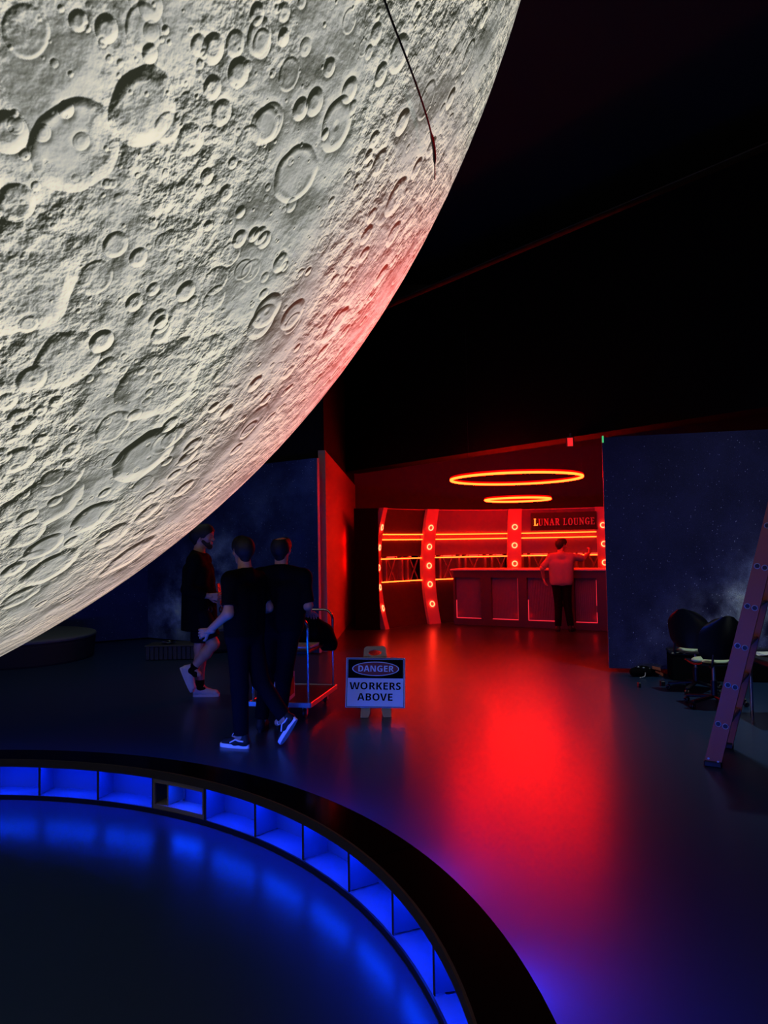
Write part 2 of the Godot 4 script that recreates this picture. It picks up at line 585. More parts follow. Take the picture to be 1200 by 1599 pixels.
	im.generate_mipmaps()
	return ImageTexture.create_from_image(im)

func moon_shell() -> SurfaceTool:
	var st := begin()
	var per := 24
	var ping := func(a: int) -> float:
		var k := posmod(a, per * 2)
		return float(k) / per if k <= per else 2.0 - float(k) / per
	var cols := per * 8
	var grid := []
	for j in range(-3 * per, 4 * per + 1):
		var merc := V0 - VW * j / per
		var la := atan(sinh(merc))
		var row := []
		for i in cols + 1:
			var lo := deg_to_rad(LON0 + LONW * i / per)
			var nn := Vector3(sin(lo) * cos(la), sin(la), cos(lo) * cos(la))
			row.append([nn, Vector2(ping.call(i), ping.call(j))])
		grid.append(row)
	for j in grid.size() - 1:
		for i in cols:
			var a: Array = grid[j][i]
			var b: Array = grid[j][i + 1]
			var c: Array = grid[j + 1][i + 1]
			var d: Array = grid[j + 1][i]
			tri3(st, a[0] * MOON_R, b[0] * MOON_R, c[0] * MOON_R, a[0], b[0], c[0], a[1], b[1], c[1])
			tri3(st, a[0] * MOON_R, c[0] * MOON_R, d[0] * MOON_R, a[0], c[0], d[0], a[1], c[1], d[1])
	for e in [0, grid.size() - 1]:
		var pole := Vector3.UP if e == 0 else Vector3.DOWN
		for i in cols:
			tri3(st, pole * MOON_R, grid[e][i][0] * MOON_R, grid[e][i + 1][0] * MOON_R, pole, grid[e][i][0], grid[e][i + 1][0], Vector2(0.5, 0.5), grid[e][i][1], grid[e][i + 1][1])
	return st

func build_moon() -> void:
	var print_ := moon_print()
	var m := mat(Color.WHITE, 0.75, 0.0, 0.25)
	m.albedo_texture = print_
	m.emission_enabled = true
	m.emission = Color.WHITE
	m.emission_operator = BaseMaterial3D.EMISSION_OP_MULTIPLY
	m.emission_texture = print_
	m.emission_energy_multiplier = MOON_GLOW
	m.backlight_enabled = true
	m.backlight = Color(1, 1, 1)
	var moon := thing("moon_globe", "giant glowing balloon printed with a grey cratered lunar surface, hung above the ring bench", "moon lamp", MOON_AT)
	part("printed_shell", moon_shell(), m, moon)
	var lamp := OmniLight3D.new()          # unseen lamp inside the translucent shell, set off centre to dim the limb
	lamp.name = "moon_inner_lamp"
	lamp.position = Vector3(0.70, -0.50, 0.38) * 1.0
	lamp.light_color = Color(0.99, 1.0, 0.995)
	lamp.light_energy = MOON_LAMP
	lamp.light_size = 0.35
	lamp.omni_range = 30.0
	lamp.omni_attenuation = 2.0
	lamp.shadow_enabled = true
	moon.add_child(lamp, true)
	var st := begin()
	var p := smooth_pts([Vector3(-0.02, 2.66, -1.10), Vector3(0.016, 2.642, -1.244), Vector3(0.059, 2.643, -1.4), Vector3(0.087, 2.648, -1.51), Vector3(0.113, 2.656, -1.627), Vector3(0.129, 2.662, -1.712), Vector3(0.139, 2.665, -1.78), Vector3(0.146, 2.663, -1.86), Vector3(0.150, 2.664, -1.92)], 4)
	var radii := []
	for i in p.size():
		radii.append(0.0022 if i < p.size() - 13 else (0.0042 if i < p.size() - 6 else 0.0016))
	tube(st, p, radii, 8)
	single("tether_cord", st, mat(Color(0.03, 0.03, 0.035), 0.7), "thin black cord curving down over the face of the moon balloon", "cord")

# ---------------------------------------------------------------- printed star field for the mural panels
func star_print(seed_: int, band: Vector2, slope: float, glow_at: Vector2, w: int, h: int, tint: Color) -> ImageTexture:
	var n := FastNoiseLite.new()
	n.seed = seed_
	n.frequency = 3.0 / h
	n.fractal_octaves = 5
	n.fractal_gain = 0.6
	var dust := FastNoiseLite.new()
	dust.seed = seed_ + 9
	dust.frequency = 0.45
	var img := Image.create_empty(w, h, false, Image.FORMAT_RGB8)
	for y in h:
		for x in w:
			var p := Vector2(float(x) / h, float(y) / h)
			var across := (p - band).dot(Vector2(-slope, 1.0).normalized())
			var c := n.get_noise_2d(x, y)
			var milky := exp(-pow(across / 0.20, 2.0)) * clampf(0.55 + 1.5 * c, 0.0, 1.3)
			milky *= 0.30 + exp(-pow(p.distance_to(glow_at) / 0.36, 2.0)) * 2.1
			var d := dust.get_noise_2d(x, y)
			var b := Color(tint.r, tint.g, tint.b) * (0.82 + 0.16 * c + 0.30 * d)
			b += Color(0.34, 0.37, 0.36) * milky * (0.8 + 0.5 * d)
			img.set_pixel(x, y, Color(b.r, b.g, b.b).clamp())
	rng.seed = seed_
	for i in int(w * h / 95.0):
		var x := rng.randi_range(0, w - 2)
		var y := rng.randi_range(0, h - 2)
		var v := pow(rng.randf(), 6.0) * 0.80 + 0.06
		var old := img.get_pixel(x, y)
		img.set_pixel(x, y, (old + Color(v, v, v * 1.05)).clamp())
		if v > 0.55:
			for k in [Vector2i(1, 0), Vector2i(0, 1)]:
				img.set_pixel(x + k.x, y + k.y, (old + Color(v, v, v) * 0.6).clamp())
	img.generate_mipmaps()
	return ImageTexture.create_from_image(img)

func mural(called: String, a: Vector2, b: Vector2, y0: float, y1: float, thick: float, tex: ImageTexture, edge: Material, label: String, u0 := 0.0, u1 := 1.0, group := "") -> Node3D:
	# a printed panel standing from a to b (x, z); the print faces the side that sees the camera
	var mid := (a + b) * 0.5
	var along := (b - a).normalized()
	var n := Vector2(along.y, -along.x)
	if n.dot(-mid) < 0.0:
		n = -n
	var root := thing(called, label, "mural", Vector3(mid.x, y0, mid.y), 0.0, group)
	var half := (b - a).length() * 0.5
	var L := Vector3(along.x, 0, along.y)
	var N := Vector3(n.x, 0, n.y)
	var hh := y1 - y0
	var st := begin()
	box(st, N * (-thick * 0.5 - 0.002) + Vector3.UP * hh * 0.5, Vector3(half * 2.0, hh, thick), 0.004, Basis(L, Vector3.UP, L.cross(Vector3.UP)))
	part("panel_core", st, edge, root)
	st = begin()
	var m := mat(Color.WHITE, 0.55, 0.0, 0.3)
	m.albedo_texture = tex
	var q := [-L * half, L * half, L * half + Vector3.UP * hh, -L * half + Vector3.UP * hh]
	tri3(st, q[0], q[1], q[2], N, N, N, Vector2(u0, 1), Vector2(u1, 1), Vector2(u1, 0))
	tri3(st, q[0], q[2], q[3], N, N, N, Vector2(u0, 1), Vector2(u1, 0), Vector2(u0, 0))
	part("star_print", st, m, root)
	return root

# ---------------------------------------------------------------- people
func unit_or(v: Vector3, alt: Vector3) -> Vector3:
	return v.normalized() if v.length() > 1e-5 else alt

func hand_bones(wrist: Vector3, dir: Vector3, palm: Vector3, thumb_side: float, curl: float) -> Array:
	var d := dir.normalized()
	var n := (palm - d * palm.dot(d)).normalized()
	var r := d.cross(n).normalized() * thumb_side       # towards the thumb
	var out := []
	for k in 4:
		var s := 0.030 - 0.020 * k
		var knuckle := wrist + d * (0.088 - 0.004 * absf(k - 1.0)) + r * s
		out.append(bone(wrist + d * 0.012 + r * s * 0.6, knuckle, 0.0135, 0.0115))
		var lens: Array = [[0.042, 0.026, 0.020], [0.046, 0.029, 0.021], [0.042, 0.027, 0.020], [0.033, 0.020, 0.017]][k]
		var p := knuckle
		var ang := curl * 0.35
		for j in 3:
			ang += curl * (0.55 if j else 0.3)
			var q: Vector3 = p + (d * cos(ang) + n * sin(ang)) * lens[j] + r * 0.002 * (1.5 - k)
			out.append(bone(p, q, 0.0092 - 0.0008 * j, 0.0085 - 0.0008 * j))
			p = q
	var t0 := wrist + d * 0.022 + r * 0.024
	var t1 := t0 + d * 0.030 + r * 0.028 + n * 0.012
	var t2 := t1 + d * 0.030 + r * 0.010 + n * 0.014
	var t3 := t2 + d * 0.024 + n * 0.010
	out.append(bone(t0, t1, 0.0145, 0.0115))
	out.append(bone(t1, t2, 0.0108, 0.0100))
	out.append(bone(t2, t3, 0.0098, 0.0080))
	return out

func shoe(parent: Node3D, xf: Transform3D, upper: Material, sole: Material, stripe := false) -> void:
	# sole on y = 0, heel at z = 0.075, toe at z = -0.20
	var st := begin()
	blob(st, [bone(Vector3(0, 0.045, 0.035), Vector3(0, 0.052, -0.03), 0.040, 0.042), bone(Vector3(0, 0.040, -0.05), Vector3(0.004, 0.034, -0.155), 0.043, 0.038),
		bone(Vector3(0, 0.06, 0.035), Vector3(0, 0.115, 0.030), 0.037, 0.036, true), bone(Vector3(0, 0.085, 0.0), Vector3(0, 0.055, -0.09), 0.030, 0.026)], 0.007, 0.02, [Plane(Vector3.DOWN, -0.020)])
	var up := part("shoe", st, upper, parent)
	up.transform = xf
	var outline := PackedVector2Array()
	for i in 28:
		var a := TAU * i / 28
		var z := cos(a) * 0.140
		var w := 0.040 + 0.009 * clampf(z / 0.14, -1, 1)
		outline.append(Vector2(signf(sin(a)) * pow(absf(sin(a)), 0.6) * w, z + 0.065))
	st = begin()
	prism(st, outline, Transform3D(Basis(Vector3.RIGHT, Vector3(0, 0, -1), Vector3.UP), Vector3.ZERO), 0.032)
	part("sole", st, sole, up)
	if stripe:
		for s in [-1.0, 1.0]:
			st = begin()
			var p := smooth_pts([Vector3(s * 0.046, 0.046, -0.085), Vector3(s * 0.046, 0.062, -0.055), Vector3(s * 0.045, 0.074, -0.030), Vector3(s * 0.043, 0.066, 0.0), Vector3(s * 0.042, 0.064, 0.045)], 4)
			tube(st, p, 0.0065, 6)
			part("side_stripe", st, sole, up, "white wavy side stripe")
		st = begin()
		for k in 4:
			var z := -0.035 - 0.022 * k
			tube(st, smooth_pts([Vector3(-0.022, 0.088 - 0.007 * k, z), Vector3(0, 0.097 - 0.009 * k, z), Vector3(0.022, 0.088 - 0.007 * k, z)], 3), 0.0028, 5)
		tube(st, smooth_pts([Vector3(0, 0.1, -0.035), Vector3(-0.035, 0.125, -0.05), Vector3(-0.045, 0.1, -0.06), Vector3(-0.01, 0.098, -0.04)], 4), 0.0026, 5)
		part("laces", st, sole, up)

func foot(ankle: Vector3, toes: Vector3, tilt := 0.0) -> Transform3D:
	# a shoe below an ankle, pointing to toes, the heel raised by tilt (radians)
	var f := Vector3(toes.x, 0, toes.z).normalized()
	var r := f.cross(Vector3.UP).normalized()
	var b := Basis(r, Vector3.UP, -f).rotated(r, -tilt)
	return Transform3D(b, ankle - b.y * 0.095)

func person(called: String, label: String, at: Vector3, yaw: float, size: float, J: Dictionary, look: Dictionary) -> Node3D:
	var root := thing(called, label, "person", at, yaw)
	root.scale = Vector3.ONE * size
	var hc: Vector3 = J.head
	var nk: Vector3 = J.neck
	var ch: Vector3 = J.chest
	var pv: Vector3 = J.pelvis
	var fd: Vector3 = Basis(Vector3.UP, J.get("turn", 0.0)) * Vector3(0, 0, -1)
	fd = (fd + Vector3.DOWN * J.get("nod", 0.0)).normalized()
	var rt := fd.cross(Vector3.UP).normalized()
	var up := rt.cross(fd).normalized()
	var L := Transform3D(Basis(rt, up, -fd), hc)      # head axes: looks to -z
	var torso := func(x: float) -> Array:
		var sl: Vector3 = J.sl
		var sr: Vector3 = J.sr
		var hl: Vector3 = J.hl
		var hr: Vector3 = J.hr
		var dn := Vector3.DOWN
		return [
			bone(hl - dn * 0.04, sl.lerp(ch, 0.42) + dn * 0.06, 0.103 + x, 0.108 + x), bone(hr - dn * 0.04, sr.lerp(ch, 0.42) + dn * 0.06, 0.103 + x, 0.108 + x),
			bone(pv - dn * 0.03, ch, 0.112 + x, 0.118 + x), bone(sl + dn * 0.02, sr + dn * 0.02, 0.058 + x, 0.058 + x), bone(nk + dn * 0.03, sl + dn * 0.01, 0.070 + x * 0.8, 0.056 + x), bone(nk + dn * 0.03, sr + dn * 0.01, 0.070 + x * 0.8, 0.056 + x)]
	# the body, one continuous skin
	var st := begin()
	var b: Array = torso.call(-0.012)
	for s in ["l", "r"]:
		b.append(bone(J["s" + s], J["e" + s], 0.050, 0.041))
		b.append(bone(J["e" + s], J["w" + s], 0.042, 0.029))
		b.append(bone(J["h" + s], J["k" + s], 0.088, 0.058))
		b.append(bone(J["k" + s], J["k" + s].lerp(J["a" + s], 0.35), 0.056, 0.057))
		b.append(bone(J["k" + s].lerp(J["a" + s], 0.35), J["a" + s], 0.057, 0.036))
		b.append(bone(J["a" + s], J["a" + s] + J["t" + s] * 0.08 - Vector3.UP * 0.04, 0.036, 0.030))
	b.append(bone(nk - Vector3.UP * 0.04, hc - up * 0.07 + fd * -0.02, 0.062, 0.056))
	blob(st, b, 0.016, 0.035)
	# the head on a finer grid
	var hb := [bone(L * Vector3(0, 0.012, 0.028), L * Vector3(0, 0.022, -0.030), 0.094, 0.086, false, rt, 0.84), bone(L * Vector3(0, -0.03, -0.03), L * Vector3(0, -0.088, -0.058), 0.062, 0.038),
		bone(L * Vector3(0, -0.088, -0.066), L * Vector3(0, -0.106, -0.074), 0.026, 0.020), bone(L * Vector3(0, 0.0, -0.092), L * Vector3(0, -0.036, -0.116), 0.009, 0.0125),
		bone(L * Vector3(-0.018, -0.039, -0.104), L * Vector3(0.018, -0.039, -0.104), 0.008, 0.008), bone(L * Vector3(-0.04, 0.022, -0.078), L * Vector3(0.04, 0.022, -0.078), 0.014, 0.014),
		bone(L * Vector3(-0.042, -0.03, -0.066), L * Vector3(0.042, -0.03, -0.066), 0.020, 0.020),
		bone(L * Vector3(-0.018, -0.066, -0.094), L * Vector3(0.018, -0.066, -0.094), 0.007, 0.007), bone(L * Vector3(-0.015, -0.077, -0.092), L * Vector3(0.015, -0.077, -0.092), 0.008, 0.008),
		bone(nk, hc - up * 0.05 - fd * 0.012, 0.060, 0.056)]
	for s in [-1.0, 1.0]:
		hb.append(bone(L * Vector3(s * 0.079, 0.005, 0.012), L * Vector3(s * 0.076, -0.038, 0.004), 0.017, 0.011, false, rt, 0.5))
		hb.append(bone(L * Vector3(s * 0.031, 0.002, -0.104), L * Vector3(s * 0.031, 0.002, -0.100), 0.015, 0.015, false, Vector3.ZERO, 1.0, true))
	blob(st, hb, 0.0065, 0.014)
	for s in ["l", "r"]:
		var w: Vector3 = J["w" + s]
		var d: Vector3 = (w - J["e" + s]).normalized() if not J.has("d" + s) else J["d" + s]
		var hbones := hand_bones(w, d, J["p" + s], J.get("th" + s, 1.0), J.get("curl" + s, 0.7))
		hbones.append(bone(w - d * 0.04, w + d * 0.02, 0.028, 0.024, false))
		blob(st, hbones, 0.0048, 0.006)
	part("body", st, look.skin, root)
	for s in [-1.0, 1.0]:
		st = begin()
		lathe(st, L * Vector3(s * 0.031, 0.001, -0.083), [Vector2(0, -0.012), Vector2(0.007, -0.0095), Vector2(0.011, -0.004), Vector2(0.012, 0), Vector2(0.011, 0.004), Vector2(0.007, 0.0095), Vector2(0, 0.012)], 12)
		part("eye", st, M.eye, root)
	# hair
	st = begin()
	var h := [bone(L * Vector3(0, 0.016, 0.032), L * Vector3(0, 0.034, -0.030), 0.104 + look.get("hair", 0.0), 0.094 + look.get("hair", 0.0), false, rt, 0.86),
		bone(L * Vector3(0, -0.03, 0.05), L * Vector3(0, -0.065, 0.045), 0.066, 0.05)]
	h.append(bone(L * Vector3(0, -0.045, -0.105), L * Vector3(0, -0.14, -0.03), 0.098, 0.09, false, Vector3.ZERO, 1.0, true))
	h.append(bone(L * Vector3(-0.12, -0.075, -0.01), L * Vector3(0.12, -0.075, -0.01), 0.055, 0.055, false, Vector3.ZERO, 1.0, true))
	if look.get("crown", false):
		h.append(bone(L * Vector3(0, 0.140, 0.058), L * Vector3(0, 0.152, -0.01), 0.068, 0.078, false, Vector3.ZERO, 1.0, true))
	blob(st, h, 0.008, 0.012)
	part("hair", st, look.get("hair_mat", M.hair), root)
	if look.get("beard", false):
		st = begin()
		blob(st, [bone(L * Vector3(0, -0.082, -0.060), L * Vector3(0, -0.108, -0.076), 0.043, 0.030), bone(L * Vector3(-0.055, -0.055, -0.02), L * Vector3(-0.03, -0.095, -0.06), 0.018, 0.02), bone(L * Vector3(0.055, -0.055, -0.02), L * Vector3(0.03, -0.095, -0.06), 0.018, 0.02),
			bone(L * Vector3(-0.02, -0.068, -0.104), L * Vector3(0.02, -0.068, -0.104), 0.012, 0.012, false, Vector3.ZERO, 1.0, true)], 0.0065, 0.012)
		part("beard", st, M.beard, root)
	# top
	var sleeve: float = look.get("sleeve", 0.55)
	st = begin()
	var t: Array = torso.call(look.get("loose", 0.016))
	for q in look.get("drape", []):
		t.append(q)
	for s in ["l", "r"]:
		var S: Vector3 = J["s" + s]
		var E: Vector3 = J["e" + s]
		var W: Vector3 = J["w" + s]
		if sleeve <= 1.0:
			t.append(bone(S, S.lerp(E, sleeve), 0.070, 0.064, true))
		else:
			t.append(bone(S, E, 0.070, 0.060))
			t.append(bone(E, E.lerp(W, sleeve - 1.0), 0.060, 0.046, true))
	blob(st, t, 0.014, 0.030, [Plane(Vector3.DOWN, -float(look.get("hem", 0.86))), Plane((Vector3.UP + Vector3(0, 0, -0.35)).normalized(), (Vector3.UP + Vector3(0, 0, -0.35)).normalized().dot(nk + Vector3.UP * 0.035))])
	var top := part("shirt", st, look.shirt, root)
	if look.get("collar", false):
		st = begin()
		tube(st, ring_pts(nk + Vector3.UP * 0.028, 0.066, 20), 0.014, 8, true)
		part("collar", st, look.shirt, top)
	# trousers or shorts
	st = begin()
	var g := [bone(J.hl, J.hr, 0.112, 0.112), bone(J.hl + Vector3.UP * 0.08, J.hr + Vector3.UP * 0.08, 0.100, 0.100)]
	for s in ["l", "r"]:
		var hip: Vector3 = J["h" + s]
		var kn: Vector3 = J["k" + s]
		var an: Vector3 = J["a" + s]
		if look.get("shorts", false):
			g.append(bone(hip, hip.lerp(kn, 0.86), 0.112, 0.100, true))
		else:
			g.append(bone(hip, kn, 0.100, 0.074))
			g.append(bone(kn, kn.lerp(an, 0.97), 0.075, 0.062, true))
	blob(st, g, 0.014, 0.025, [Plane(Vector3.UP, pv.y + 0.10)])
	part("shorts" if look.get("shorts", false) else "trousers", st, look.legs, root)
	if look.get("shorts", false):
		for s in ["l", "r"]:
			st = begin()
			var kn: Vector3 = J["k" + s]
			var an: Vector3 = J["a" + s]
			blob(st, [bone(kn.lerp(an, 0.78), an, 0.046, 0.044), bone(an, an + J["t" + s] * 0.04 - Vector3.UP * 0.03, 0.044, 0.04)], 0.008, 0.01, [Plane((kn - an).normalized(), (kn - an).normalized().dot(kn.lerp(an, 0.80)))])
			part("sock", st, M.black_cloth, root)
	for s in ["l", "r"]:
		shoe(root, foot(J["a" + s], J["t" + s], J.get("tilt" + s, 0.0)), look.shoe, look.sole, look.get("stripe", false))
	return root

func stance(d: Dictionary) -> Dictionary:
	var J := {"head": Vector3(0, 1.665, -0.01), "neck": Vector3(0, 1.475, 0.015), "chest": Vector3(0, 1.27, 0), "pelvis": Vector3(0, 0.95, 0),
		"sl": Vector3(-0.18, 1.42, 0.0), "sr": Vector3(0.18, 1.42, 0.0), "el": Vector3(-0.24, 1.13, 0.02), "er": Vector3(0.24, 1.13, 0.02), "wl": Vector3(-0.23, 0.88, -0.06), "wr": Vector3(0.23, 0.88, -0.06),
		"hl": Vector3(-0.09, 0.93, 0), "hr": Vector3(0.09, 0.93, 0), "kl": Vector3(-0.10, 0.50, -0.01), "kr": Vector3(0.10, 0.50, -0.01), "al": Vector3(-0.10, 0.095, 0.02), "ar": Vector3(0.10, 0.095, 0.02),
		"tl": Vector3(-0.1, 0, -1), "tr": Vector3(0.1, 0, -1), "pl": Vector3(1, 0, 0), "pr": Vector3(-1, 0, 0), "thl": 1.0, "thr": -1.0}
	J.merge(d, true)
	return J

func build_people() -> void:
	var sc := 1.115
	var J := stance({"head": Vector3(0, 1.665, -0.035), "neck": Vector3(0, 1.480, 0.01), "turn": 0.0, "nod": 0.02,
		"er": Vector3(0.25, 1.13, 0.06), "wr": Vector3(0.185, 1.055, -0.14), "dr": Vector3(-0.15, -0.1, -1.0), "pr": Vector3(-1, 0.1, 0), "curlr": 1.0,
		"el": Vector3(-0.25, 1.12, 0.03), "wl": Vector3(-0.15, 1.04, -0.17), "dl": Vector3(0.3, 0, -1.0), "pl": Vector3(1, 0.1, 0), "curll": 1.0,
		"kr": Vector3(0.10, 0.565, -0.165), "ar": Vector3(0.10, 0.300, 0.060), "tr": Vector3(0, 0, -1), "tiltr": 1.15,
		"kl": Vector3(-0.09, 0.50, 0.02), "al": Vector3(-0.09, 0.095, 0.02), "tl": Vector3(0, 0, -1)})
	person("person", "man in dark shorts and loose black top, in profile under the moon's edge, stepping", Vector3(-2.15, 0, -8.58), -PI / 2.0, sc, J,
		{"skin": M.skin, "shirt": M.black_cloth, "legs": M.navy_cloth, "shoe": M.pale_shoe, "sole": M.pale_shoe, "shorts": true, "sleeve": 1.86, "hem": 0.70, "loose": 0.022, "beard": true, "hair": 0.004,
		"drape": [bone(Vector3(0, 1.30, 0.05), Vector3(0, 0.66, 0.055), 0.125, 0.135), bone(Vector3(0, 1.20, -0.05), Vector3(0, 0.66, -0.055), 0.115, 0.135), bone(Vector3(-0.08, 1.1, 0), Vector3(-0.08, 0.66, 0), 0.12, 0.135), bone(Vector3(0.08, 1.1, 0), Vector3(0.08, 0.66, 0), 0.12, 0.135)]})
	# what he carries: a folder against the forearm and a coiled strap
	var t := thing("folder", "glossy folder held upright against the forearm of the man in shorts", "folder", Vector3(-1.90, 1.10, -8.40), 0.0)
	var st := begin()
	box(st, Vector3(0, 0.09, -0.09), Vector3(0.022, 0.25, 0.15), 0.005, Basis(Vector3.BACK, 0.16))
	part("cover", st, mat(Color(0.30, 0.27, 0.28), 0.25), t)
	st = begin()
	tube(st, ring_pts(Vector3(0.04, -0.075, 0.02), 0.030, 18, Vector3(0.6, 0, 0.8), Vector3.UP), 0.008, 8, true)
	part("strap_loop", st, M.black_plastic, t)
	st = begin()
	tube(st, ring_pts(Vector3(-0.07, -0.07, 0.05), 0.030, 18, Vector3(0.8, 0, 0.6), Vector3.UP), 0.008, 8, true)
	part("strap_loop", st, M.black_plastic, t)

	J = stance({"turn": -0.45, "head": Vector3(0, 1.665, -0.015), "el": Vector3(-0.25, 1.14, 0.03), "wl": Vector3(-0.24, 0.985, -0.19), "dl": Vector3(0, -0.25, -1), "pl": Vector3(1, 0, 0),
		"er": Vector3(0.27, 1.15, 0.05), "wr": Vector3(0.20, 1.06, -0.17), "dr": Vector3(-0.2, 0, -1),
		"kl": Vector3(-0.085, 0.50, 0.01), "al": Vector3(-0.08, 0.095, 0.02), "tl": Vector3(-0.1, 0, -1),
		"kr": Vector3(0.10, 0.53, 0.09), "ar": Vector3(0.10, 0.235, 0.345), "tr": Vector3(0.0, 0, -1), "tiltr": 0.95})
	person("person", "man in black t-shirt and dark jeans walking left, black shoes with white soles", Vector3(-1.235, 0, -6.50), deg_to_rad(62), 1.015, J,
		{"skin": M.skin, "shirt": M.black_cloth, "legs": M.navy_cloth, "shoe": M.black_shoe, "sole": M.white_rubber, "stripe": true, "sleeve": 0.78, "hem": 0.84})

	J = stance({"turn": -0.1, "head": Vector3(0.075, 1.640, -0.02), "neck": Vector3(0.075, 1.460, 0.0), "chest": Vector3(0.075, 1.25, 0.0), "pelvis": Vector3(0.06, 0.95, 0.0), "sl": Vector3(-0.125, 1.40, 0), "sr": Vector3(0.275, 1.39, 0),
		"hl": Vector3(-0.035, 0.93, 0), "hr": Vector3(0.155, 0.93, 0), "el": Vector3(-0.19, 1.12, 0.0), "wl": Vector3(-0.15, 0.95, -0.18), "dl": Vector3(0.2, -0.5, -1),
		"er": Vector3(0.325, 1.13, 0.02), "wr": Vector3(0.27, 1.045, -0.24), "dr": Vector3(0, -0.1, -1), "pr": Vector3(0, -1, 0),
		"kl": Vector3(-0.075, 0.5, -0.02), "al": Vector3(-0.12, 0.095, 0.02), "kr": Vector3(0.09, 0.5, -0.02), "ar": Vector3(0.02, 0.095, -0.10)})
	person("person", "balding man seen from behind in dark polo shirt beside the chrome trolley", Vector3(-1.055, 0, -7.0), deg_to_rad(-8), 1.03, J,
		{"skin": M.skin, "shirt": M.dark_polo, "legs": M.navy_cloth, "shoe": M.black_shoe, "sole": M.black_shoe, "sleeve": 0.92, "hem": 0.84, "crown": true, "collar": true, "loose": 0.026})

	J = stance({"turn": -0.85, "head": Vector3(0.015, 1.665, -0.02), "er": Vector3(0.42, 1.395, -0.10), "wr": Vector3(0.54, 1.49, -0.26), "dr": Vector3(0.35, 0.8, -0.5), "pr": Vector3(-0.6, 0, -0.6), "curlr": 1.1,
		"sr": Vector3(0.18, 1.425, 0), "el": Vector3(-0.36, 1.22, 0.04), "wl": Vector3(-0.335, 1.02, -0.12), "dl": Vector3(0.1, -1, -0.2), "pl": Vector3(1, 0, 0),
		"kl": Vector3(-0.07, 0.5, 0.0), "al": Vector3(-0.09, 0.095, 0.03), "kr": Vector3(0.10, 0.5, -0.02), "ar": Vector3(0.15, 0.095, 0.0), "tr": Vector3(0.35, 0, -1)})
	person("person", "man in pale untucked shirt and black trousers at the red bar counter, one arm raised", Vector3(3.44, 0, -14.47), deg_to_rad(-12), 1.015, J,
		{"skin": M.skin, "shirt": M.pale_cloth, "legs": M.black_cloth, "shoe": M.black_shoe, "sole": M.black_shoe, "sleeve": 0.95, "hem": 0.82, "collar": true, "loose": 0.03})

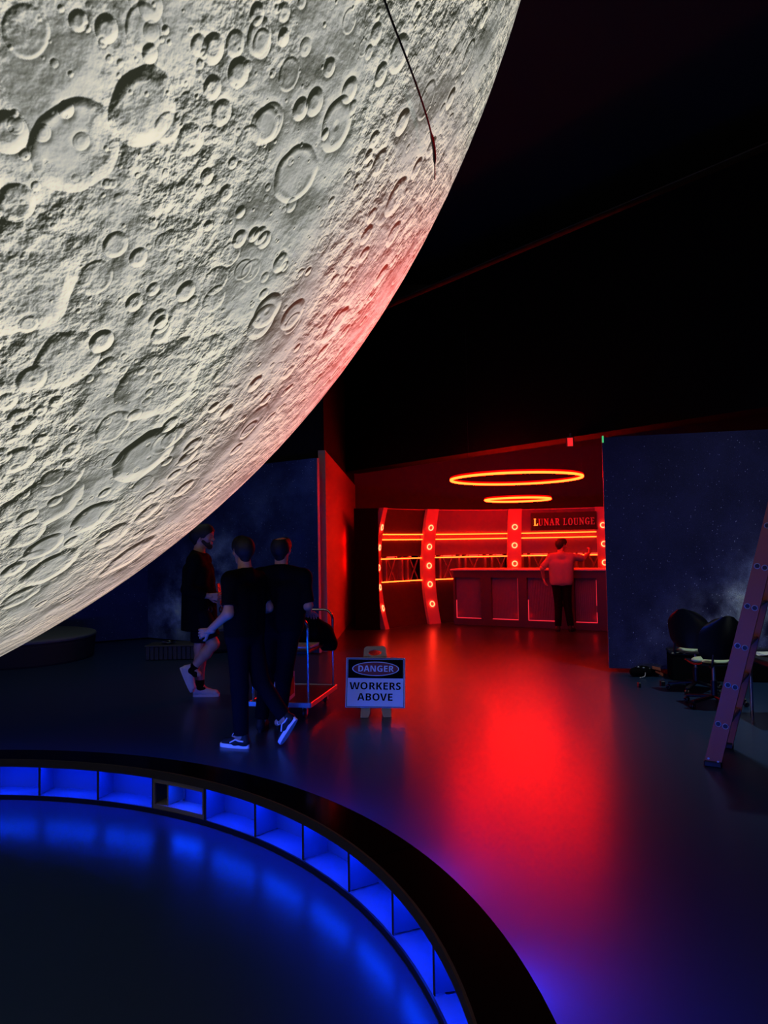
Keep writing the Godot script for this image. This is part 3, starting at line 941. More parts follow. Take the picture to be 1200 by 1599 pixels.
# ---------------------------------------------------------------- the hall
func build_hall() -> void:
	var st := begin()
	box(st, Vector3(-1, -0.1, -5.5), Vector3(30, 0.2, 28))
	struct("floor", st, M.floor)
	st = begin()
	box(st, Vector3(-1, 8.7, -5.5), Vector3(30, 0.2, 28))
	struct("ceiling", st, M.ceiling)
	st = begin()
	box(st, Vector3(-1, 4.3, 8.4), Vector3(30, 8.6, 0.2))
	struct("wall_rear", st, M.dark_wall)
	st = begin()
	box(st, Vector3(-15.9, 4.3, -5.5), Vector3(0.2, 8.6, 27.6))
	struct("wall_left", st, M.dark_wall)
	st = begin()
	box(st, Vector3(13.9, 4.3, -5.5), Vector3(0.2, 8.6, 27.6))
	struct("wall_right", st, M.dark_wall)
	st = begin()
	box(st, Vector3(-1, 4.3, -19.3), Vector3(29.6, 8.6, 0.2))
	struct("wall_back", st, M.lounge_wall)
	# the lounge's side wall, pale below and dark above, running back from behind the left mural
	st = begin()
	bar(st, Vector3(-1.02, 1.66, -12.22), Vector3(-0.80, 1.66, -19.2), 3.32, 0.12, Vector3(1, 0, 0))
	struct("wall_lounge", st, M.pale_wall)
	st = begin()
	bar(st, Vector3(-1.10, 5.96, -12.22), Vector3(-0.88, 5.96, -19.2), 5.28, 0.24, Vector3(1, 0, 0))
	struct("trim_1", st, M.dark_wall)
	# upper wall behind the right mural
	st = begin()
	box(st, Vector3(8.8, 3.4, -12.3), Vector3(10.1, 6.8, 0.2))
	struct("wall_grey", st, M.grey_wall)
	# dark wall behind the left mural
	st = begin()
	bar(st, Vector3(-1.10, 4.3, -12.35), Vector3(-4.72, 4.3, -14.95), 8.6, 0.12, Vector3(0.58, 0, -0.8))
	bar(st, Vector3(-4.72, 4.3, -14.95), Vector3(-15.6, 4.3, -7.36), 8.6, 0.12, Vector3(0.57, 0, 0.82))
	struct("wall_mural", st, M.dark_wall)
	# the black bulkhead that hangs across the lounge opening
	st = begin()
	var a := Vector3(-0.776, 5.05, -16.56)
	var b := Vector3(5.6, 5.05, -8.62)
	bar(st, a + Vector3(0.0, 0, -0.3), b + Vector3(0, 0, -0.3), 3.3, 0.5, Vector3(0.78, 0, 0.62))
	struct("trim_bulkhead", st, M.black_paint, "black bulkhead hanging across the lounge opening")
	# mostly unseen lounge ceiling, placed to keep red light off the hall above; red light leaks through the slot above the bulkhead
	st = begin()
	prism(st, PackedVector2Array([Vector2(-0.95, 17.15), Vector2(5.45, 9.20), Vector2(13.7, 9.20), Vector2(13.7, 19.2), Vector2(-0.95, 19.2)]), Transform3D(Basis(Vector3.RIGHT, Vector3(0, 0, -1), Vector3.UP), Vector3(0, 6.95, 0)), 0.02)
	struct("ceiling_lounge", st, M.lounge_wall)
	# murals
	var texl := star_print(21, Vector2(1.43, 0.73), 0.9, Vector2(1.43, 0.73), 1100, 620, Color(0.20, 0.265, 0.53))
	var texr := star_print(33, Vector2(0.68, 0.77), -0.5, Vector2(0.76, 0.72), 1024, 560, Color(0.21, 0.205, 0.39))
	mural("mural_panel", Vector2(-1.073, -11.92), Vector2(-4.642, -14.50), 0.02, 3.16, 0.06, texl, M.pale_edge, "dark blue starry sky mural behind the three standing men", 0.35, 1.0)
	mural("mural_panel", Vector2(-4.642, -14.50), Vector2(-9.9, -10.83), 0.02, 3.16, 0.06, texl, M.pale_edge, "starry mural panel left of the wall corner, above the round dark bench", 0.35, -0.6)
	var mr := mural("mural_panel", Vector2(2.93, -9.83), Vector2(7.4, -8.75), 0.055, 3.11, 0.05, texr, M.pale_edge, "dark starry galaxy mural behind the chairs and ladder", 0.0, 1.0)
	st = begin()
	box(st, Vector3(-2.20, -0.028, 0.51), Vector3(0.03, 0.055, 0.05), 0.004)
	part("foot_block", st, M.black_plastic, mr)
	st = begin()
	box(st, Vector3(-1.90, -0.028, 0.44), Vector3(0.05, 0.055, 0.05), 0.004)
	part("foot_block", st, M.black_plastic, mr)
	# small green marker lamp on the mural corner, and a small pale box under the bulkhead, given a red lamp to tint the moon
	st = begin()
	box(st, Vector3.ZERO, Vector3(0.022, 0.09, 0.02), 0.004)
	single("marker_lamp", st, glow(0.1, 1.0, 0.35, 0.5), "tiny green light at the top corner of the galaxy mural", "lamp").position = Vector3(2.93, 3.08, -9.79)
	var c := thing("pale_box_tint_lamp", "small pale box under the black bulkhead, given a red lamp placed to tint the moon", "floodlight", Vector3(2.975, 3.31, -11.66))
	c.look_at(Vector3(-0.3, 2.15, -2.8), Vector3.UP)
	st = begin()
	box(st, Vector3(0, 0, 0.02), Vector3(0.10, 0.15, 0.10), 0.01)
	part("case", st, M.grey_wall, c)
	st = begin()
	box(st, Vector3(0, 0.10, 0.02), Vector3(0.03, 0.08, 0.03), 0.003)
	part("bracket", st, M.black_plastic, c)
	st = begin()
	for s in [-1.0, 1.0]:
		box(st, Vector3(s * 0.052, 0, -0.07), Vector3(0.004, 0.15, 0.10))
		box(st, Vector3(0, s * 0.077, -0.07), Vector3(0.108, 0.004, 0.10))
	part("barn_doors", st, M.black_plastic, c)
	st = begin()
	box(st, Vector3(0, 0, -0.032), Vector3(0.085, 0.13, 0.004))
	part("lens", st, glow(1.0, 0.02, 0.02, 1.0), c)
	var l := SpotLight3D.new()  # aimed at the moon to redden its lower right limb
	l.name = "moon_tint_light"
	l.position = Vector3(0, 0, -0.04)
	l.light_color = lin(1.0, 0.0, 0.0)
	l.light_energy = MOON_TINT
	l.light_size = 0.05
	l.spot_range = 40.0
	l.spot_attenuation = 2.0
	l.spot_angle = 7.2
	l.spot_angle_attenuation = 1.0
	l.shadow_enabled = true
	c.add_child(l, true)

# ---------------------------------------------------------------- the ring bench
func build_ring() -> void:
	var t := thing("ring_bench", "low black ring bench under the moon with blue-lit open niches round its inner side", "bench", RING)
	var o := Vector3.ZERO
	var st := begin()
	for k in 4:
		st = begin()
		arc_block(st, o, 3.205, 3.440, 0.250, 0.272, 62.8 + 90.0 * k + 0.06, 62.8 + 90.0 * (k + 1) - 0.06, 44)
		part("top_plate", st, M.gloss_black, t)
	st = begin()
	arc_block(st, o, 3.195, 3.206, 0.222, 0.273, 0, 360, 176)
	part("edge_band", st, M.grey_edge, t)
	st = begin()
	arc_block(st, o, 3.20, 3.40, 0.0, 0.030, 0, 360, 176)
	part("base_plate", st, M.niche_paint, t)
	st = begin()
	arc_block(st, o, 3.192, 3.202, 0.0, 0.031, 0, 360, 176)
	part("kick_strip", st, M.black_plastic, t)
	st = begin()
	arc_block(st, o, 3.375, 3.395, 0.03, 0.250, 0, 360, 176)
	part("back_panel", st, M.niche_paint, t)
	st = begin()
	arc_block(st, o, 3.207, 3.375, 0.240, 0.250, 0, 360, 176)
	part("niche_ceiling", st, M.niche_paint, t)
	var step := 360.0 / 44.0
	for k in range(-3, 13):
		var a := 1.59 + step * k
		st = begin()
		var half := 0.135
		arc_block(st, o, 3.206, 3.375, 0.030, 0.240, a - half, a + half, 1)
		part("divider", st, M.niche_paint, t)
		st = begin()
		arc_block(st, o, 3.2045, 3.2075, 0.030, 0.240, a - half, a + half, 1)
		part("divider_edge", st, M.grey_edge, t)
		if k == 3:
			continue                       # the closed access niche
		var mid := a + step * 0.5
		st = begin()
		arc_block(st, o, 3.222, 3.234, 0.232, 0.2395, a + 0.5, a + step - 0.5, 3)
		part("light_strip", st, glow(0.002, 0.036, 1.0, NICHE_GLOW, Color(0.1, 0.1, 0.3)), t)
		var l := AreaLight3D.new()
		l.name = "niche_light"
		l.area_size = Vector2(0.40, 0.012)
		l.light_color = lin(0.0, 0.036, 1.0)
		l.light_energy = NICHE_LIGHT
		l.area_range = 20.0
		l.area_attenuation = 2.0
		l.shadow_enabled = true
		var m := deg_to_rad(mid)
		l.position = Vector3(sin(m) * 3.229, 0.229, -cos(m) * 3.229)
		l.basis = Basis(Vector3.UP, -m) * Basis(Vector3.RIGHT, -PI / 2.0)
		t.add_child(l, true)
	# the access niche: a grey frame with a smaller opening
	var a0 := 1.59 + step * 3 + 0.14
	var a1 := a0 + step - 0.28
	st = begin()
	arc_block(st, o, 3.199, 3.212, 0.195, 0.240, a0, a1, 4)
	arc_block(st, o, 3.199, 3.212, 0.030, 0.058, a0, a1, 4)
	arc_block(st, o, 3.199, 3.212, 0.058, 0.195, a0, a0 + 0.25, 1)
	arc_block(st, o, 3.199, 3.212, 0.058, 0.195, a1 - 0.2, a1, 1)
	arc_block(st, o, 3.212, 3.33, 0.045, 0.058, a0, a1, 4)
	arc_block(st, o, 3.212, 3.33, 0.195, 0.205, a0, a1, 4)
	arc_block(st, o, 3.212, 3.36, 0.058, 0.195, a0 + 1.9, a0 + 2.15, 1)
	part("access_frame", st, M.access_grey, t, "dull grey frame of a smaller opening")
	st = begin()
	arc_block(st, o, 3.222, 3.232, 0.187, 0.194, a0 + 2.3, a1 - 0.5, 3)
	part("light_strip", st, glow(0.002, 0.036, 1.0, NICHE_GLOW * 0.6, Color(0.1, 0.1, 0.3)), t)
	var la := AreaLight3D.new()
	la.name = "niche_light"
	la.area_size = Vector2(0.28, 0.012)
	la.light_color = lin(0.0, 0.036, 1.0)
	la.light_energy = NICHE_LIGHT * 0.9
	la.area_range = 20.0
	la.area_attenuation = 2.0
	la.shadow_enabled = true
	var ma := deg_to_rad(a0 + 5.0)
	la.position = Vector3(sin(ma) * 3.228, 0.186, -cos(ma) * 3.228)
	la.basis = Basis(Vector3.UP, -ma) * Basis(Vector3.RIGHT, -PI / 2.0)
	t.add_child(la, true)
	# outer side: unseen blue lamps under the overhang, placed to light floor and sign
	for k in range(-2, 8):
		var a := 1.59 + 16.3636 * k
		st = begin()
		arc_block(st, o, 3.400, 3.412, 0.205, 0.225, a + 0.4, a + 15.9, 6)
		part("light_channel", st, M.gloss_black, t)
		var l := OmniLight3D.new()
		l.name = "unseen_outer_light"
		l.light_color = lin(0.0, 0.075, 1.0)
		l.light_energy = OUTER_LIGHT
		l.light_size = 0.012
		l.omni_range = 20.0
		l.omni_attenuation = 2.0
		l.shadow_enabled = true
		var m := deg_to_rad(a + 8.18)
		l.position = Vector3(sin(m) * 3.428, 0.213, -cos(m) * 3.428)
		st = begin()
		lathe(st, l.position, [Vector2(0, -0.011), Vector2(0.007, -0.009), Vector2(0.011, 0), Vector2(0.007, 0.009), Vector2(0, 0.011)], 8)
		part("unseen_light_bead", st, glow(0.002, 0.03, 1.0, OUTER_GLOW, Color(0.1, 0.1, 0.3)), t)
		t.add_child(l, true)
	st = begin()
	arc_block(st, o, 3.395, 3.44, 0.236, 0.250, 0, 360, 176)
	part("lip", st, M.gloss_black, t)

# ---------------------------------------------------------------- the red lounge
const SHELL := Vector3(3.12, 0, -12.95)
const RIBS := [-51.5, -31.0, -1.7, 26.2]

func shell_r(y: float) -> float:
	return 4.03 + 0.21 * (1.0 - pow((y - 1.25) / 1.25, 2.0))

func on_shell(a: float, y: float, inward := 0.0) -> Vector3:
	var r := shell_r(y) - inward
	var t := deg_to_rad(a)
	return SHELL + Vector3(sin(t) * r, y, -cos(t) * r)

func shell_sheet(st: SurfaceTool, a0: float, a1: float, y0: float, y1: float, inward: float, thick: float, na := 10, ny := 6) -> void:
	for i in na:
		var a := lerpf(a0, a1, float(i) / na)
		var b := lerpf(a0, a1, float(i + 1) / na)
		for j in ny:
			var p := lerpf(y0, y1, float(j) / ny)
			var q := lerpf(y0, y1, float(j + 1) / ny)
			for s in 2:
				var off := inward - thick * s
				var v := [on_shell(a, p, off), on_shell(b, p, off), on_shell(b, q, off), on_shell(a, q, off)]
				quad(st, v[0], v[1], v[2], v[3], (SHELL + Vector3.UP * p - v[0]) * (1.0 if s == 0 else -1.0))
		for y in [y0, y1]:
			quad(st, on_shell(a, y, inward), on_shell(b, y, inward), on_shell(b, y, inward - thick), on_shell(a, y, inward - thick), Vector3.UP * (1 if y == y1 else -1))
	for j in ny:
		var p := lerpf(y0, y1, float(j) / ny)
		var q := lerpf(y0, y1, float(j + 1) / ny)
		for a in [a0, a1]:
			var side := on_shell(a + (0.5 if a == a1 else -0.5), p) - on_shell(a, p)
			quad(st, on_shell(a, p, inward), on_shell(a, q, inward), on_shell(a, q, inward - thick), on_shell(a, p, inward - thick), side)

func neon(parent: Node3D, called: String, pts: Array, r: float, closed := false, energy := SHELL_NEON) -> void:
	var st := begin()
	tube(st, pts, r, 10, closed)
	part(called, st, glow(1.0, 0.70 / energy, 0.075 / energy, energy), parent)

func red_omni(parent: Node3D, at: Vector3, e: float, size := 0.08) -> void:
	var l := OmniLight3D.new()
	l.name = "red_light"
	l.position = at
	l.light_color = lin(1.0, 0.0, 0.0)
	l.light_energy = e
	l.light_size = size
	l.omni_range = 40.0
	l.omni_attenuation = 2.0
	l.shadow_enabled = true
	parent.add_child(l, true)

func build_lounge() -> void:
	var t := thing("bar_backdrop", "tall curved back wall of the bar with ribs, glowing red tubes and ring lights", "bar backdrop")
	var st := begin()
	for s in 3:
		var a0: float = RIBS[s] + 1.6
		var a1: float = RIBS[s + 1] - 1.6
		for row in [[0.0, 0.92, 0.0, M.shell_dark, "lower_panel"], [1.50, 1.84, 0.0, M.shell_dark if s == 0 else M.shell_panel, "middle_panel"], [1.98, 2.5, 0.0, M.shell_dark if s == 0 else M.shell_panel, "upper_panel"]]:
			st = begin()
			shell_sheet(st, a0, a1, row[0], row[1], row[2], 0.05)
			part(row[4], st, row[3], t)
		st = begin()
		shell_sheet(st, a0, a1, 1.84, 1.98, -0.035, 0.04, 10, 1)
		part("light_channel", st, M.shell_panel, t)
		# open shelf band between the lower tubes
		st = begin()
		shell_sheet(st, a0, a1, 0.92, 1.50, -0.42, 0.03, 10, 2)
		part("shelf_back", st, M.shell_panel, t)
		st = begin()
		for y in [0.905, 1.495]:
			var n := 10
			for i in n:
				var a := lerpf(a0, a1, float(i) / n)
				var b := lerpf(a0, a1, float(i + 1) / n)
				for e in [0.0, 0.022]:
					quad(st, on_shell(a, y, 0.0) * Vector3(1, 0, 1) + Vector3.UP * (y + e), on_shell(b, y, 0.0) * Vector3(1, 0, 1) + Vector3.UP * (y + e), on_shell(b, y, -0.44) * Vector3(1, 0, 1) + Vector3.UP * (y + e), on_shell(a, y, -0.44) * Vector3(1, 0, 1) + Vector3.UP * (y + e), Vector3.UP * (1 if e > 0 else -1))
		part("shelf_board", st, M.shell_dark, t)
		var cnt := 4 if s == 0 else 6
		for k in cnt:
			var a := lerpf(a0, a1, (k + 0.5) / cnt)
			var d := 0.10
			st = begin()
			if k % 2 == 0:
				bar(st, on_shell(a - 0.9, 0.93, -d), on_shell(a - 0.9, 1.49, -d), 0.05, 0.16, on_shell(a, 1.2) - SHELL - Vector3.UP * 1.2, 0.006)
				bar(st, on_shell(a + 1.2, 0.93, -d), on_shell(a + 1.2, 1.49, -d), 0.05, 0.16, on_shell(a, 1.2) - SHELL - Vector3.UP * 1.2, 0.006)
				part("shelf_post", st, M.shell_panel, t)
			else:
				bar(st, on_shell(a - 1.7, 0.94, -d), on_shell(a + 1.7, 1.48, -d), 0.028, 0.028, on_shell(a, 1.2) - SHELL - Vector3.UP * 1.2)
				bar(st, on_shell(a + 1.7, 0.94, -d - 0.03), on_shell(a - 1.7, 1.48, -d - 0.03), 0.028, 0.028, on_shell(a, 1.2) - SHELL - Vector3.UP * 1.2)
				part("cross_brace", st, M.shell_panel, t)
		for y in [1.965, 1.855, 1.445, 0.955]:
			var pts := []
			for i in 13:
				pts.append(on_shell(lerpf(a0 + 0.1, a1 - 0.1, i / 12.0), y, 0.03))
			neon(t, "light_tube", pts, 0.0115)
			red_omni(t, on_shell((a0 + a1) * 0.5, y, 0.16), SHELL_LIGHT, 0.10)
		# light behind the shelf posts
		st = begin()
		var sp := []
		for i in 9:
			sp.append(on_shell(lerpf(a0 + 1.0, a1 - 1.0, i / 8.0), 1.475, -0.34))
		tube(st, sp, 0.01, 8)
		part("shelf_light", st, glow(1.0, 0.02, 0.01, 6.0), t)
		st = begin()
		var tp := []
		for i in 13:
			tp.append(on_shell(lerpf(a0 - 1.6, a1 + 1.6, i / 12.0), 2.505, -0.02))
		tube(st, tp, 0.014, 6)
		part("top_rail", st, M.shell_pale, t)
	# ribs, each with five ring lights
	for k in 4:
		var a: float = RIBS[k]
		var w := 1.0 if k == 0 else 2.2
		st = begin()
		shell_sheet(st, a - w, a + w, 0.0, 2.52, 0.085, 0.12, 3, 16)
		var rib := part("rib", st, M.shell_pale, t)
		for y in [2.11, 1.69, 1.27, 0.86, 0.43]:
			var p := on_shell(a, y, 0.10)
			var e := on_shell(a, y + 0.05, 0.10) - on_shell(a, y - 0.05, 0.10)
			var turn_ := deg_to_rad(a - (24.0 if k == 0 else 0.0))
			var r := Vector3(cos(turn_), 0, sin(turn_))
			st = begin()
			tube(st, ring_pts(p, 0.056, 18, r, e.normalized()), 0.0125, 6, true)
			part("ring_light", st, glow(1.0, 0.80 / SHELL_NEON, 0.30 / SHELL_NEON, SHELL_NEON, Color(0.3, 0.1, 0.05)), rib)
	# black cheek at the left end of the shell
	st = begin()
	var foot_ := on_shell(RIBS[0] - 2.4, 0.0)
	box(st, Vector3(-0.375, 1.255, -15.36), Vector3(0.50, 2.51, 0.06), 0.004)
	part("end_panel", st, M.black_paint, t)
	# two unseen red lamps on the shell's side, placed to light the side wall
	for y in [1.87, 1.37]:
		st = begin()
		box(st, Vector3(-0.60, y, -15.75), Vector3(0.02, 0.16 if y > 1.6 else 0.34, 0.60), 0.0)
		part("unseen_side_lamp", st, glow(1.0, 0.01, 0.0, 1.2), t)
		var l := AreaLight3D.new()
		l.name = "unseen_side_light"
		l.position = Vector3(-0.615, y, -15.75)
		l.area_size = Vector2(0.58, 0.12 if y > 1.6 else 0.30)
		l.basis = Basis(Vector3.UP, PI / 2.0)
		l.light_color = lin(1.0, 0.0, 0.0)
		l.light_energy = 0.35
		l.area_range = 20.0
		l.area_attenuation = 2.0
		l.shadow_enabled = true
		t.add_child(l, true)

	# sign board
	var sign_ := thing("bar_sign", "dark board with raised letters spelling LUNAR LOUNGE high on the bar's right bay", "sign")
	st = begin()
	shell_sheet(st, 3.6, 24.4, 2.02, 2.42, 0.16, 0.12, 12, 1)
	part("board", st, M.shell_dark, sign_)
	var word := "LUNAR LOUNGE"
	var widths := {"L": 0.85, "U": 1.0, "N": 1.08, "A": 1.02, "R": 1.0, " ": 0.55, "O": 1.05, "G": 1.02, "E": 0.9}
	var total := 0.0
	for ch in word:
		total += widths[ch]
	var at := 0.0
	for i in word.length():
		var ch := word[i]
		var wd: float = widths[ch]
		var a := lerpf(4.2, 24.0, (at + wd * 0.5) / total)
		at += wd
		if ch == " ":
			continue
		var tm := TextMesh.new()
		var f := SystemFont.new()
		f.font_names = PackedStringArray(["Droid Serif"])
		f.font_weight = 700
		tm.font = f
		tm.text = ch
		tm.font_size = 64
		tm.pixel_size = 0.0034
		tm.depth = 0.035
		var o := part("letter", tm, glow(1.0, 0.5 / 6.0, 0.05 / 6.0, 6.0) if i == 0 else M.letter, sign_, "lit yellow letter L" if i == 0 else "")
		o.position = on_shell(a, 2.205, 0.0) + (SHELL - on_shell(a, 2.205) + Vector3.UP * 2.205).normalized() * 0.19
		o.basis = Basis(Vector3.UP, -deg_to_rad(a)) * Basis.IDENTITY.scaled(Vector3(0.66, 1, 1))

	# counter
	var A := Vector3(1.50, 0, -16.13)
	var D := Vector3(0.8553, 0, 0.5181)
	var c := thing("bar_counter", "long dark bar counter with fluted front panels edge-lit in red", "bar counter", A, -atan2(D.z, D.x))
	# local: x along the counter, z towards the room
	st = begin()
	box(st, Vector3(1.82, 0.60, -0.33), Vector3(3.66, 1.14, 0.52), 0.008)
	part("carcass", st, M.counter, c)
	st = begin()
	box(st, Vector3(1.82, 1.185, -0.28), Vector3(3.76, 0.035, 0.70), 0.008)
	part("counter_top", st, M.counter_top, c)
	st = begin()
	box(st, Vector3(1.82, 0.07, -0.02), Vector3(3.66, 0.14, 0.10), 0.006)
	part("plinth", st, M.counter, c)
	st = begin()
	box(st, Vector3(1.82, 1.09, -0.02), Vector3(3.66, 0.15, 0.10), 0.006)
	part("top_rail", st, M.counter, c)
	for x in [[-0.01, 0.03], [0.631, 0.866], [1.465, 1.659], [2.253, 2.645], [3.089, 3.65]]:
		st = begin()
		box(st, Vector3((x[0] + x[1]) * 0.5, 0.58, -0.02), Vector3(x[1] - x[0], 0.90, 0.10), 0.006)
		part("stile", st, M.counter, c)
	var bays := [[0.03, 0.631], [0.866, 1.465], [1.659, 2.253], [2.645, 3.089]]
	for i in 4:
		var x0: float = bays[i][0]
		var x1: float = bays[i][1]
		st = begin()
		var n := int((x1 - x0) / 0.018)
		for k in n:
			var x := x0 + (k + 0.5) * (x1 - x0) / n
			var pts := [Vector3(x, 0.14, -0.05), Vector3(x, 1.015, -0.05)]
			tube(st, pts, (x1 - x0) / n * 0.52, 8)
		part("fluted_panel", st, M.fluted, c)
		st = begin()
		box(st, Vector3((x0 + x1) * 0.5, 0.150, -0.022), Vector3(x1 - x0 - 0.02, 0.012, 0.012))
		if i % 2 == 0:
			box(st, Vector3(x0 + 0.012, 0.34 if i == 0 else 0.36, -0.022), Vector3(0.012, 0.38 if i == 0 else 0.42, 0.012))
		else:
			box(st, Vector3(x1 - 0.012, 0.58 if i == 1 else 0.73, -0.022), Vector3(0.014, 0.84 if i == 1 else 0.50, 0.012))
			if i == 3:
				box(st, Vector3(x1 - 0.012, 0.25, -0.022), Vector3(0.014, 0.20, 0.012))
		part("edge_light", st, glow(1.0, 0.03, 0.06, 1.0), c)
		red_omni(c, Vector3(x0 + 0.06 if i % 2 == 0 else x1 - 0.06, 0.25, -0.005), 0.004, 0.02)

	# hanging rings
	for k in 2:
		var big := k == 0
		var R := 1.175 if big else 0.675
		var p := Vector3(2.407, 2.90, -13.40) if big else Vector3(2.82, 2.652, -15.55)
		var g := thing("ring_pendant", "wide red neon ring hanging nearest in front of the bar" if big else "smaller red neon ring hanging below and behind the wide one", "pendant lamp", p, 0.0, "")
		neon(g, "neon_tube", ring_pts(Vector3.ZERO, R, 72), 0.024, true, NEON)
		st = begin()
		tube(st, ring_pts(Vector3.UP * 0.026, R, 72), 0.024, 8, true)
		part("red_halo_tube", st, glow(1.0, 0.0, 0.0, 1.1), g)  # red halo around the neon, put in as a second glowing tube
		st = begin()
		for j in 3:
			var a := TAU * j / 3.0 + 0.4
			tube(st, [Vector3(cos(a) * R, 0.03, sin(a) * R), Vector3(cos(a) * R, 8.6 - p.y, sin(a) * R)], 0.0025, 5)
		part("suspension_wire", st, M.black_plastic, g)
		var m := 8 if big else 5
		for j in m:
			var a := TAU * j / m
			red_omni(g, Vector3(cos(a) * R, -0.045, sin(a) * R), RING_LIGHT, 0.06)

# ---------------------------------------------------------------- furniture and small things
func build_left() -> void:
	var st := begin()
	var s := thing("round_bench", "wide low round bench in dark upholstery against the left mural", "bench", Vector3(-5.95, 0, -11.95))
	lathe(st, Vector3.ZERO, [Vector2(0, 0.0), Vector2(1.15, 0.0), Vector2(1.17, 0.03), Vector2(1.20, 0.30), Vector2(1.19, 0.34)], 64)
	part("base", st, M.dark_fabric, s)
	st = begin()
	lathe(st, Vector3.ZERO, [Vector2(1.17, 0.335), Vector2(1.21, 0.35), Vector2(1.215, 0.375), Vector2(1.20, 0.395), Vector2(1.16, 0.405), Vector2(0, 0.405)], 64)
	part("seat_pad", st, M.grey_fabric, s)
	s = thing("ottoman", "rounded grey ottoman behind the legs of the man in shorts", "ottoman", Vector3(-2.86, 0, -12.66))
	s.scale = Vector3(0.84, 1, 0.84)
	st = begin()
	lathe(st, Vector3.ZERO, [Vector2(0, 0.02), Vector2(0.46, 0.02), Vector2(0.50, 0.06), Vector2(0.52, 0.22), Vector2(0.50, 0.36)], 40)
	part("base", st, M.dark_fabric, s)
	st = begin()
	lathe(st, Vector3.ZERO, [Vector2(0.50, 0.355), Vector2(0.515, 0.40), Vector2(0.48, 0.45), Vector2(0.40, 0.475), Vector2(0, 0.48)], 40)
	part("seat_pad", st, M.grey_fabric, s)
	s = thing("slatted_crate", "low dark slatted crate on the floor left of the man in shorts", "crate", Vector3(-3.33, 0, -11.82), 0.03)
	for k in 12:
		st = begin()
		box(st, Vector3(-0.385 + 0.07 * k, 0.11, 0.24), Vector3(0.056, 0.20, 0.016), 0.003)
		part("slat", st, M.dark_wood, s)
	for k in 7:
		for side in [-1.0, 1.0]:
			st = begin()
			box(st, Vector3(side * 0.41, 0.11, -0.21 + 0.07 * k), Vector3(0.016, 0.20, 0.056), 0.003)
			part("slat", st, M.dark_wood, s)
	st = begin()
	box(st, Vector3(0, 0.218, 0.0), Vector3(0.86, 0.022, 0.52), 0.005)
	part("lid", st, M.dark_wood, s)
	st = begin()
	box(st, Vector3(0, 0.10, 0.0), Vector3(0.79, 0.18, 0.44))
	part("inner_box", st, M.black_plastic, s)
	s = thing("metal_dish", "small shiny metal dish lying on the slatted crate", "dish", Vector3(-3.44, 0.230, -11.78))
	st = begin()
	lathe(st, Vector3.ZERO, [Vector2(0, 0.0), Vector2(0.06, 0.0), Vector2(0.105, 0.028), Vector2(0.112, 0.030), Vector2(0.108, 0.024), Vector2(0.06, 0.006), Vector2(0, 0.006)], 28)
	part("bowl", st, M.chrome, s)
	st = begin()
	tube(st, ring_pts(Vector3.UP * 0.029, 0.110, 28), 0.004, 6, true)
	part("rim", st, M.chrome, s)

